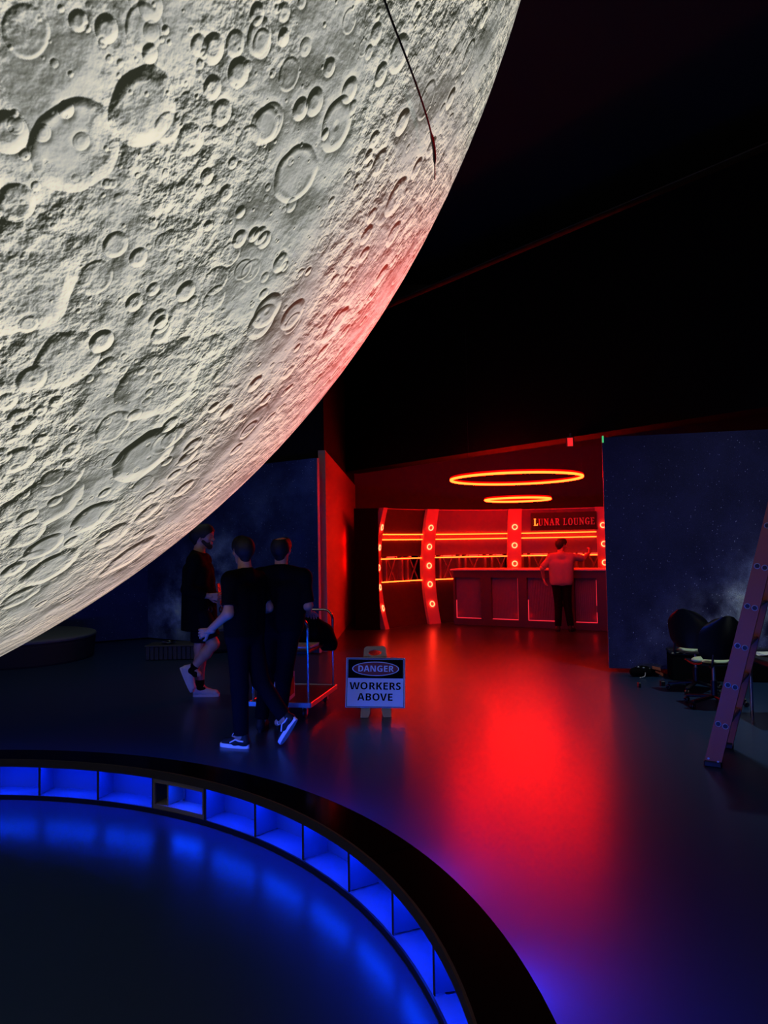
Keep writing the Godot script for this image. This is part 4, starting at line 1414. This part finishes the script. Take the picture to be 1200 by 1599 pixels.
func build_trolley() -> void:
	var a := Vector3(-0.78, 0, -7.40)         # near right corner
	var d := Vector3(0.183, 0, -0.91)        # along the right side
	var yaw := -atan2(d.x, -d.z)
	var t := thing("trolley", "chrome-framed platform trolley with two rounded end hoops beside the balding man", "trolley", a, yaw)
	# local: x to the right, -z away; the deck spans x -0.58..0, z -0.93..0
	var W := 0.58
	var Ln := 0.93
	var st := begin()
	box(st, Vector3(-W * 0.5, 0.155, -Ln * 0.5), Vector3(W + 0.05, 0.030, Ln + 0.05), 0.006)
	part("deck", st, M.trolley_deck, t)
	st = begin()
	for p in [[Vector3(-W - 0.03, 0.150, 0.03), Vector3(0.03, 0.150, 0.03)], [Vector3(-W - 0.03, 0.150, -Ln - 0.03), Vector3(0.03, 0.150, -Ln - 0.03)], [Vector3(0.03, 0.150, 0.03), Vector3(0.03, 0.150, -Ln - 0.03)], [Vector3(-W - 0.03, 0.150, 0.03), Vector3(-W - 0.03, 0.150, -Ln - 0.03)]]:
		bar(st, p[0], p[1], 0.016, 0.050, Vector3.UP, 0.004)
	part("deck_rim", st, M.satin, t)
	for z in [-0.0, -Ln]:
		st = begin()
		var pts := [Vector3(0, 0.15, z), Vector3(0, 0.90, z)]
		for k in range(1, 8):
			var q := PI / 2.0 * k / 8.0
			pts.append(Vector3(-0.11 + 0.11 * cos(q), 0.90 + 0.11 * sin(q), z))
		for k in range(1, 8):
			var q := PI / 2.0 + PI / 2.0 * k / 8.0
			pts.append(Vector3(-W + 0.11 + 0.11 * cos(q), 0.90 + 0.11 * sin(q), z))
		pts.append(Vector3(-W, 0.90, z))
		pts.append(Vector3(-W, 0.15, z))
		tube(st, pts, 0.0135, 12)
		part("end_hoop", st, M.chrome, t)
	st = begin()
	box(st, Vector3(-W * 0.5, 0.655, -Ln * 0.5), Vector3(W - 0.03, 0.028, Ln - 0.03), 0.005)
	part("shelf", st, M.trolley_deck, t)
	for x in [-W + 0.06, -0.06]:
		for z in [-0.09, -Ln + 0.09]:
			st = begin()
			box(st, Vector3(x, 0.115, z), Vector3(0.05, 0.05, 0.06), 0.004)
			for s in [-1.0, 1.0]:
				box(st, Vector3(x + s * 0.022, 0.075, z + 0.012), Vector3(0.006, 0.075, 0.04), 0.002)
			var w := part("caster", st, M.satin, t)
			st = begin()
			lathe(st, Vector3.ZERO, [Vector2(0, -0.016), Vector2(0.044, -0.016), Vector2(0.052, -0.010), Vector2(0.052, 0.010), Vector2(0.044, 0.016), Vector2(0, 0.016)], 22)
			var wh := part("wheel", st, M.black_plastic, w)
			wh.position = Vector3(x, 0.053, z + 0.02)
			wh.rotation.z = PI / 2.0
	var X := t.transform
	# papers, black bag, carton
	var pp := thing("paper_stack", "pale stack of papers on the upper shelf of the chrome trolley", "papers", X * Vector3(-0.16, 0.669, -0.30), yaw)
	for k in 3:
		st = begin()
		box(st, Vector3(0.01 * k, 0.006 + 0.011 * k, 0.0), Vector3(0.25, 0.010, 0.36), 0.001, Basis(Vector3.UP, 0.05 * (k - 1)))
		part("sheet_pile", st, M.paper, pp)
	var bg := thing("bag", "slumped black bag on the far end of the chrome trolley", "bag", X * Vector3(-0.13, 0.669, -0.66), yaw)
	st = begin()
	blob(st, [bone(Vector3(-0.10, 0.12, 0.05), Vector3(0.06, 0.11, 0.0), 0.13, 0.12), bone(Vector3(0.10, 0.10, -0.05), Vector3(0.13, -0.02, -0.1), 0.10, 0.10), bone(Vector3(0.0, 0.2, 0.0), Vector3(-0.14, 0.22, 0.05), 0.08, 0.06), bone(Vector3(0.03, 0.10, 0.12), Vector3(-0.1, 0.08, 0.14), 0.09, 0.09)], 0.014, 0.06, [Plane(Vector3.DOWN, 0.09)])
	part("body", st, M.black_cloth, bg)
	st = begin()
	tube(st, smooth_pts([Vector3(-0.15, 0.22, 0.05), Vector3(-0.1, 0.32, 0.04), Vector3(0.02, 0.30, 0.02), Vector3(0.09, 0.18, 0.0)], 5), 0.012, 7)
	part("handle", st, M.black_cloth, bg)
	var ct := thing("carton", "pale open-fronted carton on the lower deck of the chrome trolley", "carton", X * Vector3(-0.24, 0.171, -0.14), yaw + 0.10)
	st = begin()
	box(st, Vector3(-0.10, 0.13, 0.0), Vector3(0.24, 0.26, 0.30), 0.004)
	part("body", st, M.paper, ct)
	st = begin()
	box(st, Vector3(0.022, 0.13, 0.0), Vector3(0.006, 0.17, 0.19), 0.002)
	part("window_panel", st, mat(Color(0.20, 0.05, 0.05), 0.4), ct, "dark window in the carton's side")

func build_sign() -> void:
	var s := thing("warning_sign", "tan folding floor stand carrying a white DANGER WORKERS ABOVE board, before the red floor", "sign", Vector3(-0.115, 0, -7.62), 0.0)
	# the stand: two leaning panels hinged at the handle
	for k in 2:
		var dir := 1.0 if k == 0 else -1.0
		var xf := Transform3D(Basis(Vector3.RIGHT, -dir * 0.22) * Basis(Vector3.UP, 0.0), Vector3(0, 0, dir * 0.155))
		var st := begin()
		for side in [-1.0, 1.0]:
			var poly := PackedVector2Array([Vector2(side * 0.155, 0.0), Vector2(side * 0.075, 0.0), Vector2(side * 0.058, 0.05), Vector2(side * 0.055, 0.60), Vector2(side * 0.110, 0.60)])
			prism(st, poly, xf, 0.018)
		var hole := PackedVector2Array()
		var rim := PackedVector2Array([Vector2(-0.122, 0.55), Vector2(0.122, 0.55), Vector2(0.112, 0.68), Vector2(0.085, 0.70), Vector2(-0.085, 0.70), Vector2(-0.112, 0.68)])
		for i in 20:
			var a := TAU * i / 20
			hole.append(Vector2(cos(a) * 0.066, 0.635 + sin(a) * 0.030))
		var cut := Geometry2D.clip_polygons(rim, PackedVector2Array([Vector2(-0.001, 0.5), Vector2(0.001, 0.5), Vector2(0.001, 0.64), Vector2(-0.001, 0.64)]))
		for q in cut:
			for w in Geometry2D.clip_polygons(q, hole):
				if not Geometry2D.is_polygon_clockwise(w):
					prism(st, w, xf, 0.018)
		prism(st, PackedVector2Array([Vector2(-0.12, 0.30), Vector2(0.12, 0.30), Vector2(0.118, 0.36), Vector2(-0.118, 0.36)]), xf, 0.018)
		part("stand_panel", st, M.tan, s)
	var bx := Transform3D(Basis(Vector3.RIGHT, -0.20) * Basis(Vector3.FORWARD, 0.028), Vector3(0, 0.338, 0.124))
	var st := begin()
	box(st, bx * Vector3(0, 0, 0), Vector3(0.595, 0.490, 0.014), 0.003, bx.basis)
	var b := part("board", st, M.sign_white, s)
	st = begin()
	box(st, bx * Vector3(0, 0.135, 0.0085), Vector3(0.555, 0.185, 0.003), 0.001, bx.basis)
	part("black_band", st, M.sign_black, b)
	st = begin()
	var bw := 0.006
	for e in [[Vector3(0, 0.236, 0.008), Vector3(0.575, bw, 0.003)], [Vector3(0, -0.236, 0.008), Vector3(0.575, bw, 0.003)], [Vector3(-0.285, 0, 0.008), Vector3(bw, 0.475, 0.003)], [Vector3(0.285, 0, 0.008), Vector3(bw, 0.475, 0.003)]]:
		box(st, bx * e[0], e[1], 0.0, bx.basis)
	part("border", st, M.sign_black, b)
	var oval := func(rx: float, ry: float) -> PackedVector2Array:
		var out := PackedVector2Array()
		for i in 40:
			out.append(Vector2(cos(TAU * i / 40) * rx, sin(TAU * i / 40) * ry))
		return out
	st = begin()
	prism(st, oval.call(0.236, 0.070), bx * Transform3D(Basis.IDENTITY, Vector3(0, 0.135, 0.0095)), 0.0025)
	part("oval_rim", st, M.sign_white, b)
	st = begin()
	prism(st, oval.call(0.227, 0.063), bx * Transform3D(Basis.IDENTITY, Vector3(0, 0.135, 0.0115)), 0.0025)
	part("oval", st, M.sign_red, b)
	var font := SystemFont.new()
	font.font_names = PackedStringArray(["Droid Sans"])
	font.font_weight = 700
	var bold := SystemFont.new()
	bold.font_names = PackedStringArray(["Droid Sans"])
	bold.font_weight = 700
	for w in [["DANGER", 0.135, 0.00128, M.sign_white, bold, 0.0145, 1.10], ["WORKERS", -0.035, 0.00150, M.sign_black, font, 0.0085, 1.16], ["ABOVE", -0.142, 0.00150, M.sign_black, font, 0.0085, 1.16]]:
		var tm := TextMesh.new()
		tm.font = w[4]
		tm.text = w[0]
		tm.font_size = 64
		tm.pixel_size = w[2]
		tm.depth = 0.002
		var o := part("lettering", tm, w[3], b)
		o.transform = bx * Transform3D(Basis.IDENTITY.scaled(Vector3(w[6], 1, 1)), Vector3(0, w[1], w[5]))

func chair_sheet(st: SurfaceTool, f: Callable, nu: int, nv: int, thick: float) -> void:
	var P := []
	for j in nv + 1:
		var row := []
		for i in nu + 1:
			row.append(f.call(float(i) / nu, float(j) / nv))
		P.append(row)
	var N := []
	for j in nv + 1:
		var row := []
		for i in nu + 1:
			var du: Vector3 = P[j][min(i + 1, nu)] - P[j][max(i - 1, 0)]
			var dv: Vector3 = P[min(j + 1, nv)][i] - P[max(j - 1, 0)][i]
			row.append(du.cross(dv).normalized())
		N.append(row)
	for j in nv:
		for i in nu:
			quad_n(st, P[j][i], P[j][i + 1], P[j + 1][i + 1], P[j + 1][i], N[j][i], N[j][i + 1], N[j + 1][i + 1], N[j + 1][i])
			quad_n(st, P[j][i] - N[j][i] * thick, P[j][i + 1] - N[j][i + 1] * thick, P[j + 1][i + 1] - N[j + 1][i + 1] * thick, P[j + 1][i] - N[j + 1][i] * thick, -N[j][i], -N[j][i + 1], -N[j + 1][i + 1], -N[j + 1][i])
	var rim := []
	for i in nu:
		rim.append([0, i, 0, i + 1]); rim.append([nv, i, nv, i + 1])
	for j in nv:
		rim.append([j, 0, j + 1, 0]); rim.append([j, nu, j + 1, nu])
	var mid: Vector3 = P[nv / 2][nu / 2]
	for e in rim:
		var a: Vector3 = P[e[0]][e[1]]
		var b: Vector3 = P[e[2]][e[3]]
		quad(st, a, b, b - N[e[2]][e[3]] * thick, a - N[e[0]][e[1]] * thick, (a + b) * 0.5 - mid)

func chair(label: String, at: Vector3, yaw: float) -> void:
	# faces -z: seat shell on a gas pedestal and star base, back shell behind (+z)
	var c := thing("swivel_chair", label, "chair", at, yaw)
	var st := begin()
	chair_sheet(st, func(u: float, v: float) -> Vector3:
		var x := (u - 0.5) * 2.0
		var w := 0.215 + 0.02 * sin(v * PI) - 0.10 * pow(maxf(v - 0.62, 0.0) / 0.38, 2.2) - 0.05 * pow(maxf(0.25 - v, 0.0) / 0.25, 1.5)
		return Vector3(x * w, 0.50 + 0.45 * v - 0.035 * x * x * v, 0.20 + 0.05 * v + 0.09 * v * v - 0.085 * x * x), 14, 14, 0.014)
	part("backrest", st, M.chair_shell, c)
	st = begin()
	chair_sheet(st, func(u: float, v: float) -> Vector3:
		var x := (u - 0.5) * 2.0
		return Vector3(x * (0.225 - 0.03 * v), 0.445 + 0.020 * x * x - 0.02 * sin(v * PI) + 0.02 * pow(1.0 - v, 3.0), 0.21 - 0.43 * v), 12, 12, 0.016)
	part("seat", st, M.chair_shell, c)
	st = begin()
	blob(st, [bone(Vector3(-0.09, 0.468, 0.10), Vector3(0.09, 0.468, 0.10), 0.075, 0.075, false, Vector3.UP, 0.36), bone(Vector3(-0.09, 0.462, -0.09), Vector3(0.09, 0.462, -0.09), 0.09, 0.09, false, Vector3.UP, 0.36)], 0.012, 0.03)
	part("seat_cushion", st, M.cushion, c, "pale green seat cushion")
	st = begin()
	for s in [-1.0, 1.0]:
		tube(st, smooth_pts([Vector3(s * 0.10, 0.43, 0.12), Vector3(s * 0.14, 0.44, 0.24), Vector3(s * 0.13, 0.56, 0.255)], 4), 0.012, 7)
	part("back_bracket", st, M.black_plastic, c)
	st = begin()
	lathe(st, Vector3.ZERO, [Vector2(0.0, 0.10), Vector2(0.032, 0.10), Vector2(0.030, 0.26), Vector2(0.0, 0.26)], 14)
	part("pedestal", st, M.black_plastic, c)
	st = begin()
	lathe(st, Vector3.ZERO, [Vector2(0.0, 0.415), Vector2(0.10, 0.42), Vector2(0.10, 0.435), Vector2(0, 0.435)], 14)
	part("seat_plate", st, M.black_plastic, c)
	st = begin()
	lathe(st, Vector3.ZERO, [Vector2(0.016, 0.26), Vector2(0.016, 0.42)], 12)
	part("gas_lift", st, M.chrome, c)
	for k in 5:
		var a := TAU * k / 5.0 + 0.3
		var d := Vector3(cos(a), 0, sin(a))
		st = begin()
		bar(st, d * 0.02 + Vector3.UP * 0.10, d * 0.30 + Vector3.UP * 0.07, 0.045, 0.028, Vector3.UP, 0.006)
		var leg := part("base_arm", st, M.black_plastic, c)
		st = begin()
		for s in [-1.0, 1.0]:
			var q := Transform3D(Basis(d.cross(Vector3.UP), Vector3.UP, -d), d * 0.30)
			var ring := ring_pts(q * Vector3(s * 0.014, 0.028, 0), 0.016, 12, q.basis.z, Vector3.UP)
			tube(st, ring, 0.012, 6, true)
		part("caster", st, M.black_plastic, leg)

func build_right() -> void:
	chair("black swivel chair with curved shell back, left of the pair before the galaxy mural", Vector3(3.53, 0, -8.52), deg_to_rad(-42))
	chair("black swivel chair with broad shell back, right of the pair, beside the ladder", Vector3(3.38, 0, -7.72), deg_to_rad(4))
	var st := begin()
	var b := thing("storage_box", "long low black box against the foot of the galaxy mural", "box", Vector3(4.38, 0, -9.18), -0.22)
	box(st, Vector3(0, 0.155, 0), Vector3(1.7, 0.31, 0.42), 0.012)
	part("body", st, M.black_cloth, b)
	st = begin()
	box(st, Vector3(0, 0.325, 0), Vector3(1.72, 0.035, 0.44), 0.010)
	part("lid", st, M.black_plastic, b)
	# table with a dark cloth
	var t := thing("table", "low dark table with black top and tubular legs behind the ladder", "table", Vector3(4.20, 0, -6.98), -0.06)
	st = begin()
	box(st, Vector3(0, 0.575, 0), Vector3(1.5, 0.05, 0.66), 0.012)
	part("tabletop", st, M.black_plastic, t)
	for x in [-0.66, 0.66]:
		for z in [-0.28, 0.28]:
			st = begin()
			tube(st, [Vector3(x, 0.0, z), Vector3(x, 0.55, z)], 0.016, 10)
			part("leg", st, M.chrome, t)
	st = begin()
	box(st, Vector3(0, 0.52, 0.30), Vector3(1.3, 0.06, 0.02), 0.003)
	box(st, Vector3(0, 0.52, -0.30), Vector3(1.3, 0.06, 0.02), 0.003)
	part("apron", st, M.black_plastic, t)
	for k in 2:
		var p := thing("paper_sheets", ["white sheets of paper lying at the back of the low dark table", "pale magazine lying near the front edge of the low dark table"][k], "papers", Vector3(3.70 + 0.22 * k, 0.6005, -7.14 + 0.26 * k), -0.3 + 0.5 * k)
		for j in 3:
			st = begin()
			box(st, Vector3(0.012 * j, 0.004 + 0.0065 * j, 0.008 * j), Vector3(0.30, 0.006, 0.21) if k == 0 else Vector3(0.22, 0.006, 0.10), 0.001, Basis(Vector3.UP, 0.12 * j))
			part("sheet", st, M.paper, p)
	# blue tub
	var c := thing("blue_tub", "blue plastic storage tub on the floor under the dark table", "tub", Vector3(4.05, 0, -7.02), -0.1)
	st = begin()
	for y in 1:
		var o := 0.0
		var outer := [Vector3(-0.30, 0, -0.20), Vector3(0.30, 0, -0.20), Vector3(0.30, 0, 0.20), Vector3(-0.30, 0, 0.20)]
		for k in 4:
			var p: Vector3 = outer[k]
			var q: Vector3 = outer[(k + 1) % 4]
			var up := Vector3.UP * 0.31
			var f := 1.10
			var n := (p + q) * 0.5
			quad(st, p + Vector3.UP * 0.012, q + Vector3.UP * 0.012, q * f + up, p * f + up, n)
			quad(st, p * 0.97 + Vector3.UP * 0.012, q * 0.97 + Vector3.UP * 0.012, q * f * 0.97 + up, p * f * 0.97 + up, -n)
		box(st, Vector3(0, 0.008, 0), Vector3(0.60, 0.016, 0.40))
	part("body", st, M.blue_plastic, c)
	st = begin()
	for k in 4:
		var z := 0.225 if k < 2 else 0.0
		if k < 2:
			box(st, Vector3(0, 0.31, 0.225 * (1 if k else -1)), Vector3(0.70, 0.022, 0.035), 0.005)
		else:
			box(st, Vector3(0.335 * (1 if k == 3 else -1), 0.31, 0), Vector3(0.035, 0.022, 0.48), 0.005)
	part("rim", st, M.blue_plastic, c)
	for k in 5:
		st = begin()
		box(st, Vector3(-0.26 + 0.13 * k, 0.16, 0.222), Vector3(0.018, 0.26, 0.018), 0.004, Basis(Vector3.RIGHT, 0.065))
		part("rib", st, M.blue_plastic, c)
	# tangle of straps and tools on the floor by the mural
	var g := thing("tool_bag", "slack black tool bag with tan flaps on the floor below the galaxy mural", "bag", Vector3(3.27, 0, -9.50), 0.1)
	st = begin()
	blob(st, [bone(Vector3(-0.13, 0.055, 0), Vector3(0.02, 0.065, 0.02), 0.055, 0.065), bone(Vector3(0.04, 0.06, 0.0), Vector3(0.17, 0.035, 0.03), 0.06, 0.03), bone(Vector3(-0.10, 0.09, 0.02), Vector3(-0.02, 0.10, 0.0), 0.035, 0.035)], 0.010, 0.02, [Plane(Vector3.DOWN, 0.0)])
	part("body", st, M.black_cloth, g)
	for k in 2:
		st = begin()
		box(st, Vector3(0.135 + 0.03 * k, 0.105 - 0.055 * k, 0.075 + 0.015 * k), Vector3(0.11, 0.010, 0.055), 0.003, Basis(Vector3(0, 0.3, 1).normalized(), -0.25 - 0.35 * k) * Basis(Vector3.RIGHT, 0.7))
		part("flap", st, mat(Color(0.48, 0.19, 0.10), 0.6), g, "tan leather flap")
	st = begin()
	tube(st, smooth_pts([Vector3(-0.02, 0.06, 0.09), Vector3(-0.05, 0.02, 0.13), Vector3(-0.12, 0.008, 0.14)], 5), 0.006, 6)
	part("strap", st, M.pale_edge, g)
	for k in 3:
		st = begin()
		lathe(st, Vector3(-0.09 + 0.07 * k, 0.115 - 0.012 * k, 0.045), [Vector2(0, 0), Vector2(0.016, 0.003), Vector2(0.018, 0.012), Vector2(0.010, 0.020), Vector2(0, 0.021)], 12)
		part("buckle", st, M.satin, g)

func build_ladder() -> void:
	# local: foot of the near rail at the origin; the climbing side leans along +x, the far rail stands towards -z
	var L := thing("step_ladder", "orange fibreglass step ladder cut by the right edge, its near rail leaning right", "ladder", Vector3(2.44, 0, -5.645), atan2(-0.54, 0.84))
	var W := 0.62
	var Ht := 2.35
	var tn := 0.259
	var lean := Vector3(tn, 1, 0).normalized()
	var fwd := Vector3(1, -tn, 0).normalized()
	for z in [0.0, -W]:
		var in_ := -1.0 if z == 0.0 else 1.0
		var a := Vector3(0.0, 0.035, z)
		var top := a + lean * (Ht / lean.y)
		var st := begin()
		var bs := Basis(fwd, lean, fwd.cross(lean))
		var mid := (a + top) * 0.5
		var ln := (top - a).length()
		box(st, mid, Vector3(0.115, ln, 0.006), 0.001, bs)
		box(st, mid + fwd * 0.055 + Vector3(0, 0, in_ * 0.016), Vector3(0.006, ln, 0.036), 0.001, bs)
		box(st, mid - fwd * 0.055 + Vector3(0, 0, in_ * 0.016), Vector3(0.006, ln, 0.036), 0.001, bs)
		var rail := part("front_rail", st, M.fibreglass, L)
		st = begin()
		box(st, a + Vector3(0, -0.012, in_ * 0.012), Vector3(0.125, 0.046, 0.048), 0.008)
		part("foot_pad", st, M.black_plastic, rail)
		st = begin()
		for k in 7:
			var p := a + lean * (0.295 + 0.305 * k)
			for s in [-0.024, 0.024]:
				var c: Vector3 = p + fwd * s * 1.05 - Vector3(0, 0, in_ * 0.004)
				tube(st, ring_pts(c, 0.019, 16, fwd, lean), 0.0034, 6, true)
		for s in [-0.034, 0.034]:
			var c: Vector3 = a + lean * 0.02 + fwd * s - Vector3(0, 0, in_ * 0.004)
			tube(st, [c - Vector3(0, 0, in_ * 0.004), c + Vector3(0, 0, in_ * 0.003)], 0.008, 10)
		part("rivets", st, M.satin, rail).set_meta("kind", "stuff")
		st = begin()
		for k in 7:
			var p := a + lean * (0.295 + 0.305 * k)
			for s in [-0.024, 0.024]:
				var c: Vector3 = p + fwd * s * 1.05 - Vector3(0, 0, in_ * 0.004)
				tube(st, [c + Vector3(0, 0, in_ * 0.004), c - Vector3(0, 0, in_ * 0.001)], 0.017, 12)
		part("rung_holes", st, M.black_plastic, rail).set_meta("kind", "stuff")
	for k in 7:
		var p := Vector3(0.0, 0.035, -W * 0.5) + lean * (0.295 + 0.305 * k)
		var st := begin()
		box(st, p, Vector3(0.095, 0.022, W - 0.014), 0.003)
		for s in 5:
			box(st, p + Vector3(-0.036 + 0.018 * s, 0.0125, 0), Vector3(0.007, 0.004, W - 0.05))
		part("step", st, M.satin, L)
	# rear frame, opened out to the right
	for z in [-0.03, -W + 0.03]:
		var st := begin()
		var top := Vector3(0.0, 0.035, z) + lean * (Ht / lean.y) + Vector3(0.02, -0.05, 0)
		bar(st, Vector3(1.38, 0.03, z), top, 0.045, 0.025, Vector3(0, 0, 1), 0.003)
		part("rear_rail", st, M.fibreglass, L)
		st = begin()
		box(st, Vector3(1.38, 0.02, z), Vector3(0.07, 0.04, 0.04), 0.006)
		part("foot_pad", st, M.black_plastic, L)
	for k in 4:
		var st := begin()
		var y := 0.35 + 0.5 * k
		var x := lerpf(1.38, Ht * tn + 0.02, y / (Ht - 0.02))
		tube(st, [Vector3(x, y, -0.03), Vector3(x, y, -W + 0.03)], 0.012, 10)
		part("rear_brace", st, M.satin, L)
	var st := begin()
	box(st, Vector3(0.0, 0.05, -W * 0.5) + lean * (Ht / lean.y) + Vector3(0.02, 0.0, 0), Vector3(0.24, 0.06, W + 0.04), 0.012)
	part("top_cap", st, M.fibreglass, L)

# ---------------------------------------------------------------- everything
func make_materials() -> void:
	M.floor = mat(Color(0.118, 0.192, 0.310), 0.282, 0.0, FLOOR_SPEC)
	M.ceiling = mat(Color(0.24, 0.24, 0.25), 0.9, 0.0, 0.2)
	M.dark_wall = mat(Color(0.10, 0.10, 0.115), 0.9, 0.0, 0.2)
	M.lounge_wall = mat(Color(0.31, 0.29, 0.29), 0.85, 0.0, 0.2)
	M.grey_wall = mat(Color(0.30, 0.29, 0.28), 0.85, 0.0, 0.2)
	M.pale_wall = mat(Color(0.62, 0.6, 0.6), 0.6, 0.0, 0.3)
	M.black_paint = mat(Color(0.018, 0.018, 0.022), 0.85, 0.0, 0.2)
	M.pale_edge = mat(Color(0.72, 0.70, 0.70), 0.5)
	M.gloss_black = mat(Color(0.03, 0.03, 0.034), 0.10, 0.0, 0.35)
	M.grey_edge = mat(Color(0.20, 0.20, 0.22), 0.9, 0.0, 0.2)
	M.niche_paint = mat(Color(0.24, 0.40, 0.56), 0.55, 0.0, 0.3)
	M.shell_dark = mat(Color(0.16, 0.13, 0.14), 0.6, 0.0, 0.3)
	M.shell_panel = mat(Color(0.34, 0.28, 0.38), 0.5, 0.0, 0.35)
	M.access_grey = mat(Color(0.42, 0.42, 0.45), 0.8, 0.0, 0.2)
	M.shell_pale = mat(Color(0.62, 0.50, 0.52), 0.45, 0.0, 0.4)
	M.letter = mat(Color(0.55, 0.45, 0.46), 0.4)
	M.counter = mat(Color(0.24, 0.20, 0.27), 0.45, 0.0, 0.35)
	M.counter_top = mat(Color(0.75, 0.70, 0.72), 0.30)
	M.fluted = mat(Color(0.40, 0.32, 0.36), 0.25, 0.0, 0.4)
	M.chrome = mat(Color(0.86, 0.87, 0.9), 0.12, 1.0)
	M.satin = mat(Color(0.70, 0.71, 0.73), 0.35, 0.85)
	M.trolley_deck = mat(Color(0.16, 0.14, 0.15), 0.45)
	M.paper = mat(Color(0.84, 0.84, 0.82), 0.7)
	M.tan = mat(Color(0.74, 0.60, 0.30), 0.6)
	M.sign_white = mat(Color(0.76, 0.87, 0.93), 0.4)
	M.sign_black = mat(Color(0.025, 0.025, 0.03), 0.8, 0.0, 0.2)
	M.sign_red = mat(Color(0.45, 0.06, 0.09), 0.45)
	M.black_plastic = mat(Color(0.05, 0.05, 0.055), 0.45)
	M.blue_plastic = mat(Color(0.05, 0.10, 0.42), 0.4)
	M.fibreglass = mat(Color(0.60, 0.31, 0.20), 0.45)
	M.chair_shell = mat(Color(0.07, 0.07, 0.085), 0.35)
	M.cushion = mat(Color(0.72, 0.80, 0.64), 0.85)
	M.dark_fabric = grain(mat(Color(0.12, 0.125, 0.14), 0.9), 0.1, 0.4, 3.0)
	M.grey_fabric = grain(mat(Color(0.34, 0.36, 0.38), 0.9), 0.1, 0.4, 3.0)
	M.dark_wood = mat(Color(0.20, 0.19, 0.21), 0.6)
	M.skin = mat(Color(0.72, 0.53, 0.44), 0.55)
	M.eye = mat(Color(0.75, 0.73, 0.70), 0.2)
	M.beard = mat(Color(0.20, 0.14, 0.11), 0.8)
	M.hair = mat(Color(0.075, 0.06, 0.05), 0.7)
	M.black_cloth = mat(Color(0.035, 0.035, 0.040), 0.9, 0.0, 0.2)
	M.navy_cloth = mat(Color(0.045, 0.047, 0.075), 0.9, 0.0, 0.2)
	M.dark_polo = mat(Color(0.045, 0.045, 0.060), 0.9, 0.0, 0.2)
	M.pale_cloth = mat(Color(0.56, 0.50, 0.51), 0.85, 0.0, 0.2)
	M.pale_shoe = mat(Color(0.74, 0.68, 0.66), 0.75)
	M.black_shoe = mat(Color(0.03, 0.03, 0.04), 0.7)
	M.white_rubber = mat(Color(0.90, 0.90, 0.92), 0.6)

func _ready() -> void:
	var cam := Camera3D.new()
	cam.name = "camera"
	var pitch := atan(55.5 / 1155.0)
	var roll := 0.017
	var x := Vector3(cos(roll), -sin(roll) * cos(pitch), -sin(roll) * sin(pitch))
	var back := Vector3(0, -sin(pitch), cos(pitch))
	cam.transform = Transform3D(Basis(x, back.cross(x), back), Vector3(0, 1.69, 0))
	cam.fov = rad_to_deg(2.0 * atan(799.5 / 1155.0))
	cam.near = 0.05
	cam.far = 100.0
	add_child(cam, true)
	cam.make_current()
	var env := Environment.new()
	env.background_mode = Environment.BG_COLOR
	env.background_color = Color(0, 0, 0)
	env.ambient_light_source = Environment.AMBIENT_SOURCE_DISABLED
	env.tonemap_mode = Environment.TONE_MAPPER_LINEAR
	env.tonemap_exposure = 1.0
	env.sdfgi_enabled = true
	env.ssao_enabled = true
	env.ssil_enabled = true
	var we := WorldEnvironment.new()
	we.name = "world_environment"
	we.environment = env
	add_child(we, true)
	# two dim unseen ceiling lamps, placed to light the chairs and the left mural
	for w in [[Vector3(4.4, 7.6, -6.6), UNSEEN_RIGHT, Vector3(-0.05, -1, -0.12)], [Vector3(-3.4, 7.6, -9.6), UNSEEN_LEFT, Vector3(0.05, -1, -0.18)]]:
		var f := thing("unseen_ceiling_lamp", "round ceiling lamp out of view, placed to light the chairs and table" if w[0].x > 0 else "round ceiling lamp out of view, placed to light the left mural and seats", "lamp", w[0])
		var st := begin()
		lathe(st, Vector3.ZERO, [Vector2(0.0, 0.10), Vector2(0.0, 0.02), Vector2(0.13, 0.02), Vector2(0.14, 0.0), Vector2(0.15, 0.0), Vector2(0.15, 0.10), Vector2(0.05, 0.16), Vector2(0, 0.16)], 24)
		part("housing", st, mat(Color(0.05, 0.05, 0.055), 0.5), f)
		st = begin()
		lathe(st, Vector3.ZERO, [Vector2(0, 0.018), Vector2(0.125, 0.018), Vector2(0.125, 0.006), Vector2(0, 0.006)], 24)
		part("lens", st, glow(0.95, 1.0, 1.0, 1.5), f)
		var l := SpotLight3D.new()
		l.name = "unseen_ceiling_light"
		l.position = Vector3(0, -0.02, 0)
		l.look_at_from_position(l.position, l.position + w[2], Vector3.FORWARD)
		l.light_color = Color(0.92, 1.0, 1.0)
		l.light_energy = w[1]
		l.light_size = 0.12
		l.spot_range = 40.0
		l.spot_attenuation = 2.0
		l.spot_angle = 34.0
		l.spot_angle_attenuation = 1.0
		l.shadow_enabled = true
		f.add_child(l, true)
	make_materials()
	build_hall()
	build_ring()
	build_moon()
	build_lounge()
	build_people()
	build_sign()
	build_trolley()
	build_ladder()
	build_right()
	build_left()
